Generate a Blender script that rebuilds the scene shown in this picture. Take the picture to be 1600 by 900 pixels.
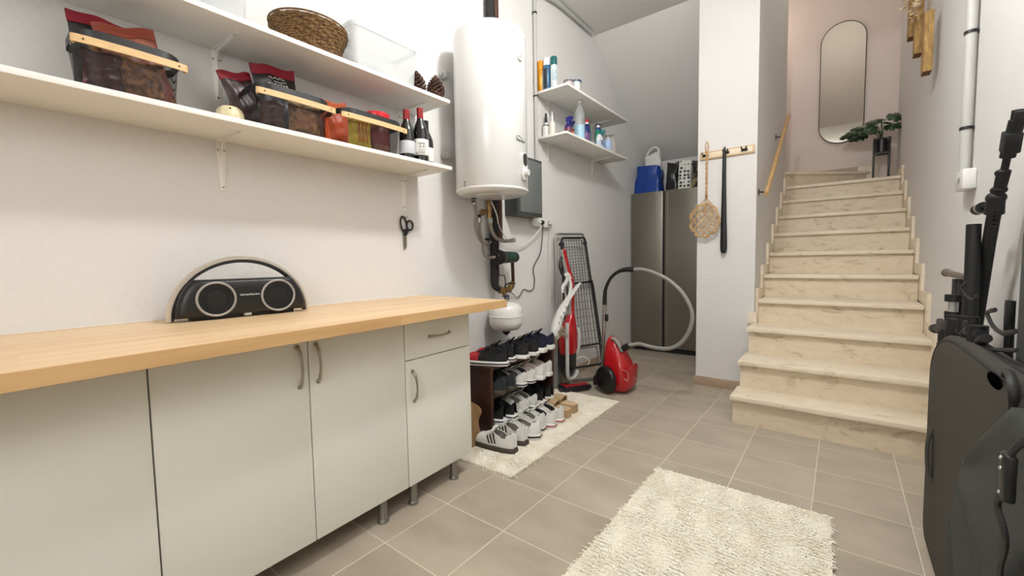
import bpy, bmesh, math, random
from mathutils import Vector, Matrix, Euler
random.seed(7)
PI = math.pi
for o in list(bpy.data.objects):
    bpy.data.objects.remove(o)
scene = bpy.context.scene
COL = scene.collection

# ---------------------------------------------------------------- camera
cam = bpy.data.cameras.new('camera')
cam.sensor_width = 36.0
cam.lens = 659.46 * 36.0 / 1600.0
cam.clip_start = 0.02
camo = bpy.data.objects.new('camera', cam)
COL.objects.link(camo)
a, b, r = .6628, .064, -.0174
fw = Vector((-math.sin(a) * math.cos(b), math.cos(a) * math.cos(b), -math.sin(b)))
rt = Vector((math.cos(a), math.sin(a), 0))
up = rt.cross(fw)
rt, up = (math.cos(r) * rt + math.sin(r) * up), (-math.sin(r) * rt + math.cos(r) * up)
m = Matrix((rt, up, -fw)).transposed().to_4x4()
m.translation = Vector((0, 0, 1.05))
camo.matrix_world = m
scene.camera = camo

# ---------------------------------------------------------------- view, world, lights
scene.view_settings.view_transform = 'Standard'
scene.view_settings.look = 'None'
scene.view_settings.gamma = 1.0
scene.view_settings.use_curve_mapping = False
scene.view_settings.exposure = 0.67
w = bpy.data.worlds.new('world')
scene.world = w
w.use_nodes = True
w.node_tree.nodes['Background'].inputs[0].default_value = (.8, .8, .8, 1)
w.node_tree.nodes['Background'].inputs[1].default_value = 0.15


def lamp(name, kind, loc, power, color=(1, 1, 1), size=.2, rot=(0, 0, 0)):
    l = bpy.data.lights.new(name, kind)
    l.energy = power
    l.color = color
    if kind == 'AREA':
        l.shape = 'DISK'
        l.size = size
    else:
        l.shadow_soft_size = size
    o = bpy.data.objects.new(name, l)
    o.location = loc
    o.rotation_euler = rot
    COL.objects.link(o)
    return o


lamp('ceiling_lamp', 'POINT', (-.42, 1.55, 2.96), 58, (.995, .992, .99), .11)
lamp('rear_fill', 'AREA', (.10, -1.55, 2.0), 14.5, (1, .985, .965), .8, (math.radians(84), 0, math.radians(12)))  # added fill behind the camera to lift cabinet fronts and partition, no real fixture
lamp('stair_lamp', 'POINT', (-.95, 5.9, 3.8), 4.2, (1, .86, .78), .12)
lamp('stair_head_fill', 'POINT', (-.1, 4.6, 4.6), 9, (1, .92, .86), .12)  # added soft fill, brightens the stairwell header that the mirror reflects


# ---------------------------------------------------------------- materials
def lin(c):
    return tuple(((x / 255.0) / 12.92 if x / 255.0 <= .04045 else ((x / 255.0 + .055) / 1.055) ** 2.4) for x in c)


MATS = {}


def M(name, rgb, rough=.5, metal=0., var=0., vs=8., bump=0., bs=60., spec=.5, alpha=1., stretch=(1, 1, 1), trans=0., rgb2=None, detail=3., coat=0.):
    if name in MATS:
        return MATS[name]
    mt = bpy.data.materials.new(name)
    mt.use_nodes = True
    nt = mt.node_tree
    N, L = nt.nodes, nt.links
    bs_ = N['Principled BSDF']
    c = lin(rgb)
    bs_.inputs['Base Color'].default_value = (*c, 1)
    bs_.inputs['Roughness'].default_value = rough
    bs_.inputs['Metallic'].default_value = metal
    bs_.inputs['Specular IOR Level'].default_value = spec
    bs_.inputs['Alpha'].default_value = alpha
    bs_.inputs['Transmission Weight'].default_value = trans
    bs_.inputs['Coat Weight'].default_value = coat
    tc = N.new('ShaderNodeTexCoord')
    mp = N.new('ShaderNodeMapping')
    mp.inputs['Scale'].default_value = stretch
    L.new(tc.outputs['Object'], mp.inputs['Vector'])
    if var or rgb2:
        n = N.new('ShaderNodeTexNoise')
        n.inputs['Scale'].default_value = vs
        n.inputs['Detail'].default_value = detail
        L.new(mp.outputs[0], n.inputs['Vector'])
        cr = N.new('ShaderNodeValToRGB')
        c2 = lin(rgb2) if rgb2 else tuple(x * (1 - var) for x in c)
        c1 = c if rgb2 else tuple(min(1, x * (1 + var * .5)) for x in c)
        cr.color_ramp.elements[0].position = .35
        cr.color_ramp.elements[1].position = .65
        cr.color_ramp.elements[0].color = (*c2, 1)
        cr.color_ramp.elements[1].color = (*c1, 1)
        L.new(n.outputs['Fac'], cr.inputs[0])
        L.new(cr.outputs[0], bs_.inputs['Base Color'])
    if bump:
        n2 = N.new('ShaderNodeTexNoise')
        n2.inputs['Scale'].default_value = bs
        n2.inputs['Detail'].default_value = 4
        L.new(mp.outputs[0], n2.inputs['Vector'])
        bp = N.new('ShaderNodeBump')
        bp.inputs['Strength'].default_value = bump
        bp.inputs['Distance'].default_value = .01
        L.new(n2.outputs['Fac'], bp.inputs['Height'])
        L.new(bp.outputs[0], bs_.inputs['Normal'])
    MATS[name] = mt
    return mt


def math_node(N, L, op, a_, b_=None):
    n = N.new('ShaderNodeMath')
    n.operation = op
    for i, x in enumerate((a_, b_)):
        if x is None:
            continue
        if isinstance(x, (int, float)):
            n.inputs[i].default_value = x
        else:
            L.new(x, n.inputs[i])
    return n.outputs[0]


def tile_mat():
    mt = M('floor_tile', (166, 149, 128), .42, spec=.35)
    nt = mt.node_tree
    N, L = nt.nodes, nt.links
    bs_ = N['Principled BSDF']
    tc = N.new('ShaderNodeTexCoord')
    sp = N.new('ShaderNodeSeparateXYZ')
    L.new(tc.outputs['Object'], sp.inputs[0])
    fx = math_node(N, L, 'DIVIDE', math_node(N, L, 'ADD', sp.outputs[0], 1.3274 + .3137 * 20), .3137)
    fy = math_node(N, L, 'DIVIDE', math_node(N, L, 'ADD', sp.outputs[1], -.8976 + .3183 * 20), .3183)
    ds = []
    for f_, s in ((fx, .3137), (fy, .3183)):
        fr = math_node(N, L, 'FRACT', f_)
        d = math_node(N, L, 'SUBTRACT', .5, math_node(N, L, 'ABSOLUTE', math_node(N, L, 'SUBTRACT', fr, .5)))
        ds.append(math_node(N, L, 'MULTIPLY', d, s))
    dist = math_node(N, L, 'MINIMUM', ds[0], ds[1])
    g = N.new('ShaderNodeMapRange')
    g.inputs['From Min'].default_value = .0016
    g.inputs['From Max'].default_value = .003
    L.new(dist, g.inputs['Value'])
    cb = N.new('ShaderNodeCombineXYZ')
    L.new(math_node(N, L, 'FLOOR', fx), cb.inputs[0])
    L.new(math_node(N, L, 'FLOOR', fy), cb.inputs[1])
    wn = N.new('ShaderNodeTexWhiteNoise')
    L.new(cb.outputs[0], wn.inputs['Vector'])
    # cloudy streaks, shifted per tile
    vm = N.new('ShaderNodeVectorMath')
    vm.operation = 'MULTIPLY_ADD'
    L.new(wn.outputs['Color'], vm.inputs[0])
    vm.inputs[1].default_value = (9, 9, 9)
    L.new(tc.outputs['Object'], vm.inputs[2])
    mp = N.new('ShaderNodeMapping')
    mp.inputs['Scale'].default_value = (2.5, 4.5, 1)
    mp.inputs['Rotation'].default_value = (0, 0, .12)
    L.new(vm.outputs[0], mp.inputs['Vector'])
    n = N.new('ShaderNodeTexNoise')
    n.inputs['Scale'].default_value = 1.3
    n.inputs['Detail'].default_value = 5
    L.new(mp.outputs[0], n.inputs['Vector'])
    cr = N.new('ShaderNodeValToRGB')
    cr.color_ramp.elements[0].position = .3
    cr.color_ramp.elements[1].position = .75
    cr.color_ramp.elements[0].color = (*lin((164, 153, 136)), 1)
    cr.color_ramp.elements[1].color = (*lin((188, 176, 158)), 1)
    L.new(n.outputs['Fac'], cr.inputs[0])
    hs = N.new('ShaderNodeHueSaturation')
    L.new(math_node(N, L, 'ADD', math_node(N, L, 'MULTIPLY', wn.outputs['Value'], .08), .96), hs.inputs['Value'])
    L.new(cr.outputs[0], hs.inputs['Color'])
    mx = N.new('ShaderNodeMix')
    mx.data_type = 'RGBA'
    L.new(g.outputs[0], mx.inputs[0])
    mx.inputs[6].default_value = (*lin((216, 206, 188)), 1)
    L.new(hs.outputs[0], mx.inputs[7])
    L.new(mx.outputs[2], bs_.inputs['Base Color'])
    bp = N.new('ShaderNodeBump')
    bp.inputs['Strength'].default_value = .5
    bp.inputs['Distance'].default_value = .002
    L.new(g.outputs[0], bp.inputs['Height'])
    L.new(bp.outputs[0], bs_.inputs['Normal'])
    return mt


def wood_mat(name, c1, c2, axis='Y', stave=(.045, .55), rough=.4):
    mt = M(name, c1, rough)
    nt = mt.node_tree
    N, L = nt.nodes, nt.links
    bs_ = N['Principled BSDF']
    tc = N.new('ShaderNodeTexCoord')
    mp = N.new('ShaderNodeMapping')
    mp.inputs['Rotation'].default_value = (0, 0, PI / 2 if axis == 'Y' else 0)
    L.new(tc.outputs['Object'], mp.inputs['Vector'])
    br = N.new('ShaderNodeTexBrick')
    br.inputs['Scale'].default_value = 1
    br.inputs['Brick Width'].default_value = stave[1]
    br.inputs['Row Height'].default_value = stave[0]
    br.inputs['Mortar Size'].default_value = 0
    br.offset = .37
    br.inputs['Color1'].default_value = (0, 0, 0, 1)
    br.inputs['Color2'].default_value = (1, 1, 1, 1)
    L.new(mp.outputs[0], br.inputs['Vector'])
    mp2 = N.new('ShaderNodeMapping')
    mp2.inputs['Scale'].default_value = (2, 45, 45)
    L.new(mp.outputs[0], mp2.inputs['Vector'])
    vm = N.new('ShaderNodeVectorMath')
    vm.operation = 'MULTIPLY_ADD'
    L.new(br.outputs['Color'], vm.inputs[0])
    vm.inputs[1].default_value = (5, 5, 5)
    L.new(mp2.outputs[0], vm.inputs[2])
    n = N.new('ShaderNodeTexNoise')
    n.inputs['Scale'].default_value = 1.0
    n.inputs['Detail'].default_value = 6
    L.new(vm.outputs[0], n.inputs['Vector'])
    mix = math_node(N, L, 'ADD', math_node(N, L, 'MULTIPLY', n.outputs['Fac'], .8), math_node(N, L, 'MULTIPLY', br.outputs['Color'], .3))
    cr = N.new('ShaderNodeValToRGB')
    cr.color_ramp.elements[0].position = .25
    cr.color_ramp.elements[1].position = .85
    cr.color_ramp.elements[0].color = (*lin(c2), 1)
    cr.color_ramp.elements[1].color = (*lin(c1), 1)
    L.new(mix, cr.inputs[0])
    L.new(cr.outputs[0], bs_.inputs['Base Color'])
    return mt


def mesh_cloth_mat(name, rgb, size, hole, axes=(1, 2)):
    """a woven wire or plastic net: real holes between the strands"""
    mt = M(name, rgb, .5)
    nt = mt.node_tree
    N, L = nt.nodes, nt.links
    bs_ = N['Principled BSDF']
    tc = N.new('ShaderNodeTexCoord')
    sp = N.new('ShaderNodeSeparateXYZ')
    L.new(tc.outputs['Object'], sp.inputs[0])
    ax = math_node(N, L, 'ADD', sp.outputs[0], sp.outputs[1])
    ay = sp.outputs[2]
    ms = []
    for q in (ax, ay):
        fr = math_node(N, L, 'FRACT', math_node(N, L, 'ADD', math_node(N, L, 'DIVIDE', q, size), 100.))
        ms.append(math_node(N, L, 'GREATER_THAN', fr, hole))
    mxx = math_node(N, L, 'MAXIMUM', ms[0], ms[1])
    L.new(mxx, bs_.inputs['Alpha'])
    return mt


def stone_mat(name, c1, c2, c3):
    mt = M(name, c1, .38, spec=.4)
    nt = mt.node_tree
    N, L = nt.nodes, nt.links
    bs_ = N['Principled BSDF']
    tc = N.new('ShaderNodeTexCoord')
    mp = N.new('ShaderNodeMapping')
    mp.inputs['Scale'].default_value = (2.2, 4, 5)
    L.new(tc.outputs['Object'], mp.inputs['Vector'])
    n = N.new('ShaderNodeTexNoise')
    n.inputs['Scale'].default_value = 2.6
    n.inputs['Detail'].default_value = 9
    n.inputs['Roughness'].default_value = .68
    n.inputs['Distortion'].default_value = 1.6
    L.new(mp.outputs[0], n.inputs['Vector'])
    cr = N.new('ShaderNodeValToRGB')
    e = cr.color_ramp.elements
    e[0].position = .34
    e[0].color = (*lin(c3), 1)
    e[1].position = .72
    e[1].color = (*lin(c1), 1)
    e2 = e.new(.43)
    e2.color = (*lin(c2), 1)
    L.new(n.outputs['Fac'], cr.inputs[0])
    L.new(cr.outputs[0], bs_.inputs['Base Color'])
    return mt


WALL = M('wall_paint', (221, 219, 216), .85, bump=.22, bs=55., spec=.2)
CEIL = M('ceiling_paint', (222, 221, 217), .9, bump=.1, bs=40., spec=.2)
PINK = M('upper_wall_paint', (224, 212, 204), .9, bump=.1, bs=40., spec=.2)
TILE = tile_mat()
SKIRT = M('tile_skirting', (178, 155, 132), .5, var=.12, vs=9)
STONE = stone_mat('cream_marble', (232, 217, 194), (220, 204, 178), (190, 171, 144))
STONE2 = stone_mat('cream_marble_edge', (238, 226, 206), (229, 215, 192), (208, 190, 162))
CAB = M('cabinet_laminate', (238, 237, 226), .45, spec=.4)
CAB_IN = M('cabinet_edge', (150, 138, 120), .6)
SHELFW = M('white_laminate', (238, 236, 230), .45, spec=.3)
OAK = wood_mat('oak_worktop', (238, 210, 168), (216, 178, 132))
OAKE = wood_mat('oak_worktop_edge', (222, 184, 132), (198, 156, 106))
STEEL = M('brushed_steel', (178, 172, 162), .38, 1., bump=.02, bs=300, stretch=(1, 1, .02))
NICKEL = M('satin_nickel', (176, 168, 152), .35, 1.)
ALU = M('aluminium_leg', (150, 148, 142), .4, .8)
CHROME = M('chrome', (200, 200, 200), .18, 1.)
BRASS = M('brass_fitting', (150, 122, 78), .4, .9, var=.3, vs=40)
BLACK = M('black_plastic', (26, 26, 27), .45)
BLACKM = M('black_metal', (20, 20, 21), .4, .2)
BLACKG = M('black_gloss', (14, 14, 15), .18)
WHITEP = M('white_plastic', (224, 223, 219), .4)
WHITEE = M('white_enamel', (216, 216, 214), .25, coat=.2)
GREYP = M('grey_plastic', (168, 168, 165), .5)
RED = M('red_plastic', (178, 16, 26), .25, coat=.4)


# ---------------------------------------------------------------- mesh helpers
class MB:
    def __init__(s):
        s.bm = bmesh.new()

    def box(s, x0, x1, y0, y1, z0, z1, bev=0., seg=2, mat=None):
        T = Matrix.Translation(((x0 + x1) / 2, (y0 + y1) / 2, (z0 + z1) / 2)) @ Matrix.Diagonal((abs(x1 - x0), abs(y1 - y0), abs(z1 - z0), 1))
        if mat is not None:
            T = mat @ T
        rr = bmesh.ops.create_cube(s.bm, size=1, matrix=T)
        if bev > 0:
            es = list({e for v in rr['verts'] for e in v.link_edges})
            bmesh.ops.bevel(s.bm, geom=es, offset=bev, segments=seg, affect='EDGES', profile=.5)
        return s

    def loft(s, rings, closed=True, cap0=True, cap1=True):
        bm = s.bm
        vs = [[bm.verts.new(p) for p in ring] for ring in rings]
        n = len(vs[0])
        for i in range(len(vs) - 1):
            for j in range(n if closed else n - 1):
                k = (j + 1) % n
                try:
                    bm.faces.new((vs[i][j], vs[i][k], vs[i + 1][k], vs[i + 1][j]))
                except ValueError:
                    pass
        if cap0 and closed:
            bm.faces.new(list(reversed(vs[0])))
        if cap1 and closed:
            bm.faces.new(vs[-1])
        return s

    def lathe(s, prof, c=(0, 0, 0), seg=32, axis='Z', sx=1., sy=1.):
        rings = []
        for r_, h in prof:
            ring = []
            for k in range(seg):
                t = 2 * PI * k / seg
                x, y = r_ * math.cos(t) * sx, r_ * math.sin(t) * sy
                p = {'Z': (x, y, h), 'X': (h, x, y), 'Y': (y, h, x)}[axis]
                ring.append((c[0] + p[0], c[1] + p[1], c[2] + p[2]))
            rings.append(ring)
        return s.loft(rings)

    def cyl(s, p0, p1, r0, r1=None, seg=20):
        return s.tube([p0, p1], [r0, r0 if r1 is None else r1], seg, raw=True)

    def tube(s, pts, r_, seg=10, closed=False, raw=False, sub=6, flat=None):
        P = [Vector(p) for p in pts]
        R = list(r_) if isinstance(r_, (list, tuple)) else [r_] * len(P)
        if not raw and len(P) > 2:
            Q, RR = [], []
            n = len(P)
            rng = range(n if closed else n - 1)
            for i in rng:
                g = (lambda k: P[k % n]) if closed else (lambda k: P[max(0, min(n - 1, k))])
                gr = (lambda k: R[k % n]) if closed else (lambda k: R[max(0, min(n - 1, k))])
                p0, p1, p2, p3 = g(i - 1), g(i), g(i + 1), g(i + 2)
                for j in range(sub):
                    t = j / sub
                    Q.append(.5 * ((2 * p1) + (p2 - p0) * t + (2 * p0 - 5 * p1 + 4 * p2 - p3) * t * t + (3 * p1 - p0 - 3 * p2 + p3) * t ** 3))
                    RR.append(gr(i) * (1 - t) + gr(i + 1) * t)
            if not closed:
                Q.append(P[-1])
                RR.append(R[-1])
            P, R = Q, RR
        n = len(P)
        T = []
        for i in range(n):
            if closed:
                d = P[(i + 1) % n] - P[i - 1]
            else:
                d = P[min(n - 1, i + 1)] - P[max(0, i - 1)]
            T.append(d.normalized() if d.length > 1e-9 else Vector((0, 0, 1)))
        u = T[0].orthogonal().normalized()
        if flat is not None:
            u = Vector(flat[0]).normalized()
        rings = []
        for i in range(n):
            u = (u - T[i] * u.dot(T[i]))
            u = u.normalized() if u.length > 1e-9 else T[i].orthogonal().normalized()
            v = T[i].cross(u)
            ring = []
            for k in range(seg):
                t = 2 * PI * (k + (.5 if flat else 0)) / seg
                if flat is not None:
                    f_ = R[i]
                    ring.append(P[i] + u * math.cos(t) * flat[1] * f_ + v * math.sin(t) * flat[2] * f_)
                else:
                    ring.append(P[i] + (u * math.cos(t) + v * math.sin(t)) * R[i])
            rings.append(ring)
        if closed:
            rings.append(rings[0])
            return s.loft(rings, cap0=False, cap1=False)
        return s.loft(rings)

    def prism(s, poly, d0, d1, plane='XY', bev=0.):
        """polygon in a plane, extruded along the third axis from d0 to d1"""
        def q(p, d):
            return {'XY': (p[0], p[1], d), 'YZ': (d, p[0], p[1]), 'XZ': (p[0], d, p[1])}[plane]
        bm = s.bm
        A = [bm.verts.new(q(p, d0)) for p in poly]
        B = [bm.verts.new(q(p, d1)) for p in poly]
        fs = [bm.faces.new(A), bm.faces.new(list(reversed(B)))]
        for i in range(len(poly)):
            k = (i + 1) % len(poly)
            fs.append(bm.faces.new((A[i], B[i], B[k], A[k])))
        if bev > 0:
            es = list({e for f_ in fs[:2] for e in f_.edges})
            bmesh.ops.bevel(bm, geom=es, offset=bev, segments=2, affect='EDGES', profile=.5)
        return s

    def sphere(s, c, r_, sc=(1, 1, 1), seg=20):
        T = Matrix.Translation(c) @ Matrix.Diagonal((*sc, 1))
        bmesh.ops.create_uvsphere(s.bm, u_segments=seg, v_segments=max(6, seg * 2 // 3), radius=r_, matrix=T)
        return s

    def grid(s, fn, nu, nv):
        vs = [[s.bm.verts.new(fn(i / nu, j / nv)) for j in range(nv + 1)] for i in range(nu + 1)]
        for i in range(nu):
            for j in range(nv):
                try:
                    s.bm.faces.new((vs[i][j], vs[i + 1][j], vs[i + 1][j + 1], vs[i][j + 1]))
                except ValueError:
                    pass
        return s

    def xf(s, mat):
        bmesh.ops.transform(s.bm, matrix=mat, verts=s.bm.verts)
        return s

    def obj(s, name, mat, parent=None, angle=38, world=True):
        """link as one mesh object; coordinates are world unless world=False (then local to the parent)"""
        bmesh.ops.remove_doubles(s.bm, verts=s.bm.verts, dist=1e-6)
        bmesh.ops.recalc_face_normals(s.bm, faces=s.bm.faces)
        me = bpy.data.meshes.new(name)
        s.bm.to_mesh(me)
        s.bm.free()
        for p in me.polygons:
            p.use_smooth = True
        me.set_sharp_from_angle(angle=math.radians(angle))
        me.materials.append(mat)
        o = bpy.data.objects.new(name, me)
        COL.objects.link(o)
        if parent is not None:
            o.parent = parent
            if world:
                off = Vector((0, 0, 0))
                q = parent
                while q is not None:
                    off += q.location
                    q = q.parent
                me.transform(Matrix.Translation(-off))
        else:
            if world and len(me.vertices):
                xs = [v.co for v in me.vertices]
                c = Vector(((min(v.x for v in xs) + max(v.x for v in xs)) / 2, (min(v.y for v in xs) + max(v.y for v in xs)) / 2, min(v.z for v in xs)))
                if name not in ('floor',):
                    me.transform(Matrix.Translation(-c))
                    o.location = c
        return o


def tag(o, label, cat, group=None, kind=None):
    if label:
        o['label'] = label
    if cat:
        o['category'] = cat
    if group:
        o['group'] = group
    if kind:
        o['kind'] = kind
    return o


def root(name, loc, label, cat, group=None, rz=0.):
    o = bpy.data.objects.new(name, None)
    o.empty_display_size = .05
    o.location = loc
    o.rotation_euler = (0, 0, rz)
    COL.objects.link(o)
    return tag(o, label, cat, group)


def struct(name, mb, mat):
    o = mb.obj(name, mat)
    o['kind'] = 'structure'
    return o


def copy_tree(o, parent=None):
    c = o.copy()
    COL.objects.link(c)
    c.parent = parent
    for ch in [x for x in o.children]:
        copy_tree(ch, c)
    return c


def text_obj(name, s, size, mat, parent, M4, extrude=.0006, align='CENTER', italic=0.):
    cu = bpy.data.curves.new(name, 'FONT')
    cu.body = s
    cu.size = size
    cu.extrude = extrude
    cu.align_x = align
    cu.align_y = 'CENTER'
    cu.shear = italic
    t = bpy.data.objects.new(name + '_tmp', cu)
    COL.objects.link(t)
    bpy.context.view_layer.update()
    me = bpy.data.meshes.new_from_object(t.evaluated_get(bpy.context.evaluated_depsgraph_get()))
    bpy.data.objects.remove(t)
    bpy.data.curves.remove(cu)
    me.transform(M4)
    me.materials.clear()
    me.materials.append(mat)
    o = bpy.data.objects.new(name, me)
    COL.objects.link(o)
    if parent is not None:
        off = Vector((0, 0, 0))
        q = parent
        while q is not None:
            off += q.location
            q = q.parent
        me.transform(Matrix.Translation(-off))
        o.parent = parent
    return o


def TR(loc, rot=(0, 0, 0)):
    return Matrix.Translation(loc) @ Euler(rot).to_matrix().to_4x4()


def rrect(hx, hy, rad, n=5):
    pts = []
    for (sx, sy, a0) in ((1, 1, 0), (-1, 1, 90), (-1, -1, 180), (1, -1, 270)):
        for k in range(n + 1):
            t = math.radians(a0 + 90 * k / n)
            pts.append((sx * (hx - rad) + rad * math.cos(t), sy * (hy - rad) + rad * math.sin(t)))
    return pts


# ================================================================= STRUCTURE
XL, XR = -1.92, .445
ZC = 3.18
struct('floor', MB().box(XL - .1, XR + .1, -1.9, 6.4, -.08, 0), TILE)
struct('wall_left', MB().box(XL - .1, XL, -1.9, 5.3, 0, 3.3), WALL)
struct('wall_right', MB().box(XR, XR + .1, -1.9, 6.4, 0, 5.0), WALL)
struct('wall_front', MB().box(XL, XR, -1.9, -1.8, 0, 3.3), WALL)
struct('wall_alcove_back', MB().box(XL, -.933, 5.2, 5.3, 0, 2.6), WALL)
struct('wall_center', MB().box(-.933, -.516, 3.66, 5.56, 0, 5.0), WALL)
struct('ceiling', MB().box(XL, XR, -1.8, 3.66, ZC, ZC + .15), CEIL)
struct('ceiling.001', MB().box(XL, -.933, 3.66, 3.80, ZC, ZC + .15), CEIL)
struct('ceiling_slope', MB().prism([(3.77, ZC + .02), (5.2, 2.215), (5.2, 2.5), (3.77, 3.4)], XL, -.933, 'YZ'), CEIL)
struct('wall_stair_back', MB().box(-1.9, XR, 6.3, 6.4, 0, 5.0), PINK)
struct('wall_stair_left', MB().box(-1.9, -1.8, 5.3, 6.3, 1.9, 5.0), PINK)
struct('wall_stair_side', MB().box(-1.8, -.933, 5.46, 5.56, 1.9, 5.0), PINK)
struct('wall_stair_header', MB().box(-.516, XR, 3.56, 3.66, ZC + .15, 5.0), WALL)
struct('ceiling_stair', MB().box(-1.9, XR + .1, 3.5, 6.4, 4.9, 5.0), CEIL)
# plaster cove where wall and ceiling meet
cv = MB().prism([(XL, ZC), (XL, ZC - .028), (XL + .004, ZC - .026), (XL + .010, ZC - .010), (XL + .026, ZC - .004), (XL + .028, ZC)], -1.8, 3.77, 'XZ')
struct('trim_1', cv, CEIL)
# baseboards
struct('baseboard_left', MB().box(XL, XL + .010, -1.8, 5.2, 0, .075, .002), SKIRT)
struct('baseboard_back', MB().box(XL + .01, -.945, 5.19, 5.2, 0, .075, .002), SKIRT)
struct('baseboard_center', MB().box(-.945, -.545, 3.648, 3.66, 0, .075, .002), SKIRT)
struct('baseboard_alcove', MB().box(-.945, -.933, 3.66, 5.19, 0, .075, .002), SKIRT)
struct('baseboard_right', MB().box(XR - .01, XR, -1.8, 2.9, 0, .075, .002), SKIRT)

# ---------------------------------------------------------------- staircase
RISE, TREAD, Y2 = .1806, .3025, 3.11
st = root('staircase', (0, 2.92, 0), 'cream marble staircase climbing between the white walls to the mirror', 'staircase')


def nose(i):
    return 2.895 if i == 1 else Y2 + TREAD * (i - 2)


for i in range(1, 11):
    y0, z = nose(i), RISE * i
    y1 = nose(i + 1) + .04
    xl = {1: -.535, 2: -.53, 3: -.528}.get(i, -.4985)
    xr = XR - .02 if i > 3 else XR - .003
    yend = y1 if i < 10 else 6.3
    if i == 10:
        MB().prism([(-.4985, y0), (XR - .02, y0), (XR - .02, 6.29), (-.4985, 6.29)], z - .03, z, 'XY', .003).obj('tread', STONE2, st)
    else:
        ye = y1 if i != 3 else 3.655
        MB().box(xl, xr, y0, ye, z - .03, z, .004).obj('tread', STONE2, st)
        if i == 3:
            MB().box(-.516, xr, 3.655, y1, z - .03, z).obj('tread', STONE2, st)
    MB().box(xl + (.012 if i <= 3 else 0), xr, y0 + .03, y0 + .05, z - RISE, z - .03).obj('riser', STONE, st)
    if i <= 3:   # closed side of the lowest steps
        ye = nose(i + 1) + .03 if i < 3 else 3.648
        MB().box(xl + .012, xl + .03, y0 + .05, 3.648, z - RISE, z - .03).obj('side_panel', STONE, st)
# winder step turning left at the top
z11 = RISE * 11
MB().prism([(-.53, 5.62), (.24, 6.295), (-1.8, 6.295), (-1.8, 5.56), (-.53, 5.56)], z11 - .03, z11, 'XY').obj('tread', STONE2, st)
MB().prism([(-.51, 5.66), (.21, 6.295), (-1.78, 6.295), (-1.78, 5.58), (-.51, 5.58)], z11 - RISE, z11 - .03, 'XY').obj('riser', STONE, st)
MB().box(-1.75, .305, 6.285, 6.3, z11 - .01, z11 + .065).obj('skirting', SKIRT, st)
MB().box(.12, .305, 6.284, 6.3, RISE * 10, z11 + .065).obj('skirting', STONE2, st)
# stepped skirting on both walls
for (xa, xb, i0) in ((-.516, -.498, 4), (XR - .018, XR, 3)):
    for i in range(i0, 11):
        z = RISE * i
        ya = nose(i) - (.075 if i > i0 or xa > 0 else 0)
        ya = max(ya, 3.662) if xa < 0 else ya
        yb = nose(i + 1) - .075 if i < 10 else (5.55 if xa < 0 else 6.28)
        MB().prism([(ya, z - RISE + .005), (nose(i) + .05, z - RISE + .005), (nose(i) + .05, z - .0), (yb, z), (yb, z + .082), (ya, z + .082)], xa, xb, 'YZ', .001).obj('skirting', STONE2, st)
MB().box(-.558, -.516, 3.645, 3.66, RISE * 3, RISE * 3 + .08).obj('skirting', STONE2, st)
MB().box(-.516, -.498, 3.645, 3.70, RISE * 3, RISE * 3 + .08).obj('skirting', STONE2, st)

# ================================================================= CABINETS
RZ = math.radians(2.3)   # the run of cabinets stands slightly askew to the wall


def bow_handle(p0, p1, out, mat=None):
    p0, p1, out = Vector(p0), Vector(p1), Vector(out)
    mb = MB()
    pts = []
    for k in range(13):
        t = k / 12
        h = math.sin(PI * t) ** .55 * .026
        pts.append(p0.lerp(p1, t) + out * h)
    mb.tube(pts, [.0058] * 3 + [.0046] * 7 + [.0058] * 3, 10, sub=3)
    for p in (p0, p1):
        mb.cyl(p - out * .001, p + out * .006, .008, .0065, 12)
    return mb


def cabinet(loc, width, label, layout, y_legs):
    """local frame: x outwards from the wall, y along the wall, z up; origin at the front left foot line on the floor"""
    t = root('base_cabinet', loc, label, 'cabinet', 'white base cabinets under the worktop', RZ)
    Z0, Z1, D = .102, .822, .50
    mb = MB()
    mb.box(-D, -.018, 0, .018, Z0, Z1)
    mb.box(-D, -.018, width - .018, width, Z0, Z1)
    mb.box(-D, -.018, .018, width - .018, Z0, Z0 + .018)
    mb.box(-D, -.06, .018, width - .018, Z1 - .018, Z1)
    mb.box(-D, -D + .01, .018, width - .018, Z0 + .018, Z1 - .018)
    mb.obj('body', CAB, t, world=False)
    for kind, ya, yb, za, zb, hd in layout:
        p = MB().box(-.017, 0, ya + .0018, yb - .0018, za, zb, .0015).obj('drawer_front' if kind == 'drawer' else 'door', CAB, t, world=False)
        h = bow_handle(*hd, (1, 0, 0)).obj('handle', NICKEL, p, world=False)
        h['label'] = 'bowed satin metal handle'
    for yl in y_legs:
        for xl_ in (-.03, -D + .06):
            mb = MB().cyl((xl_, yl, 0.012), (xl_, yl, Z0), .018, seg=20)
            mb.lathe([(.0, 0), (.021, 0), (.023, .004), (.021, .012), (.0185, .016), (0, .016)], (xl_, yl, 0), 20)
            mb.obj('leg', ALU, t, world=False)
    return t


ZD0, ZD1 = .100, .818
# face line x=-1.388 at y=.262 -> x=-1.43 at y=1.52
def face(y):
    return -1.386 - (y - .262) * math.tan(RZ)


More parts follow.
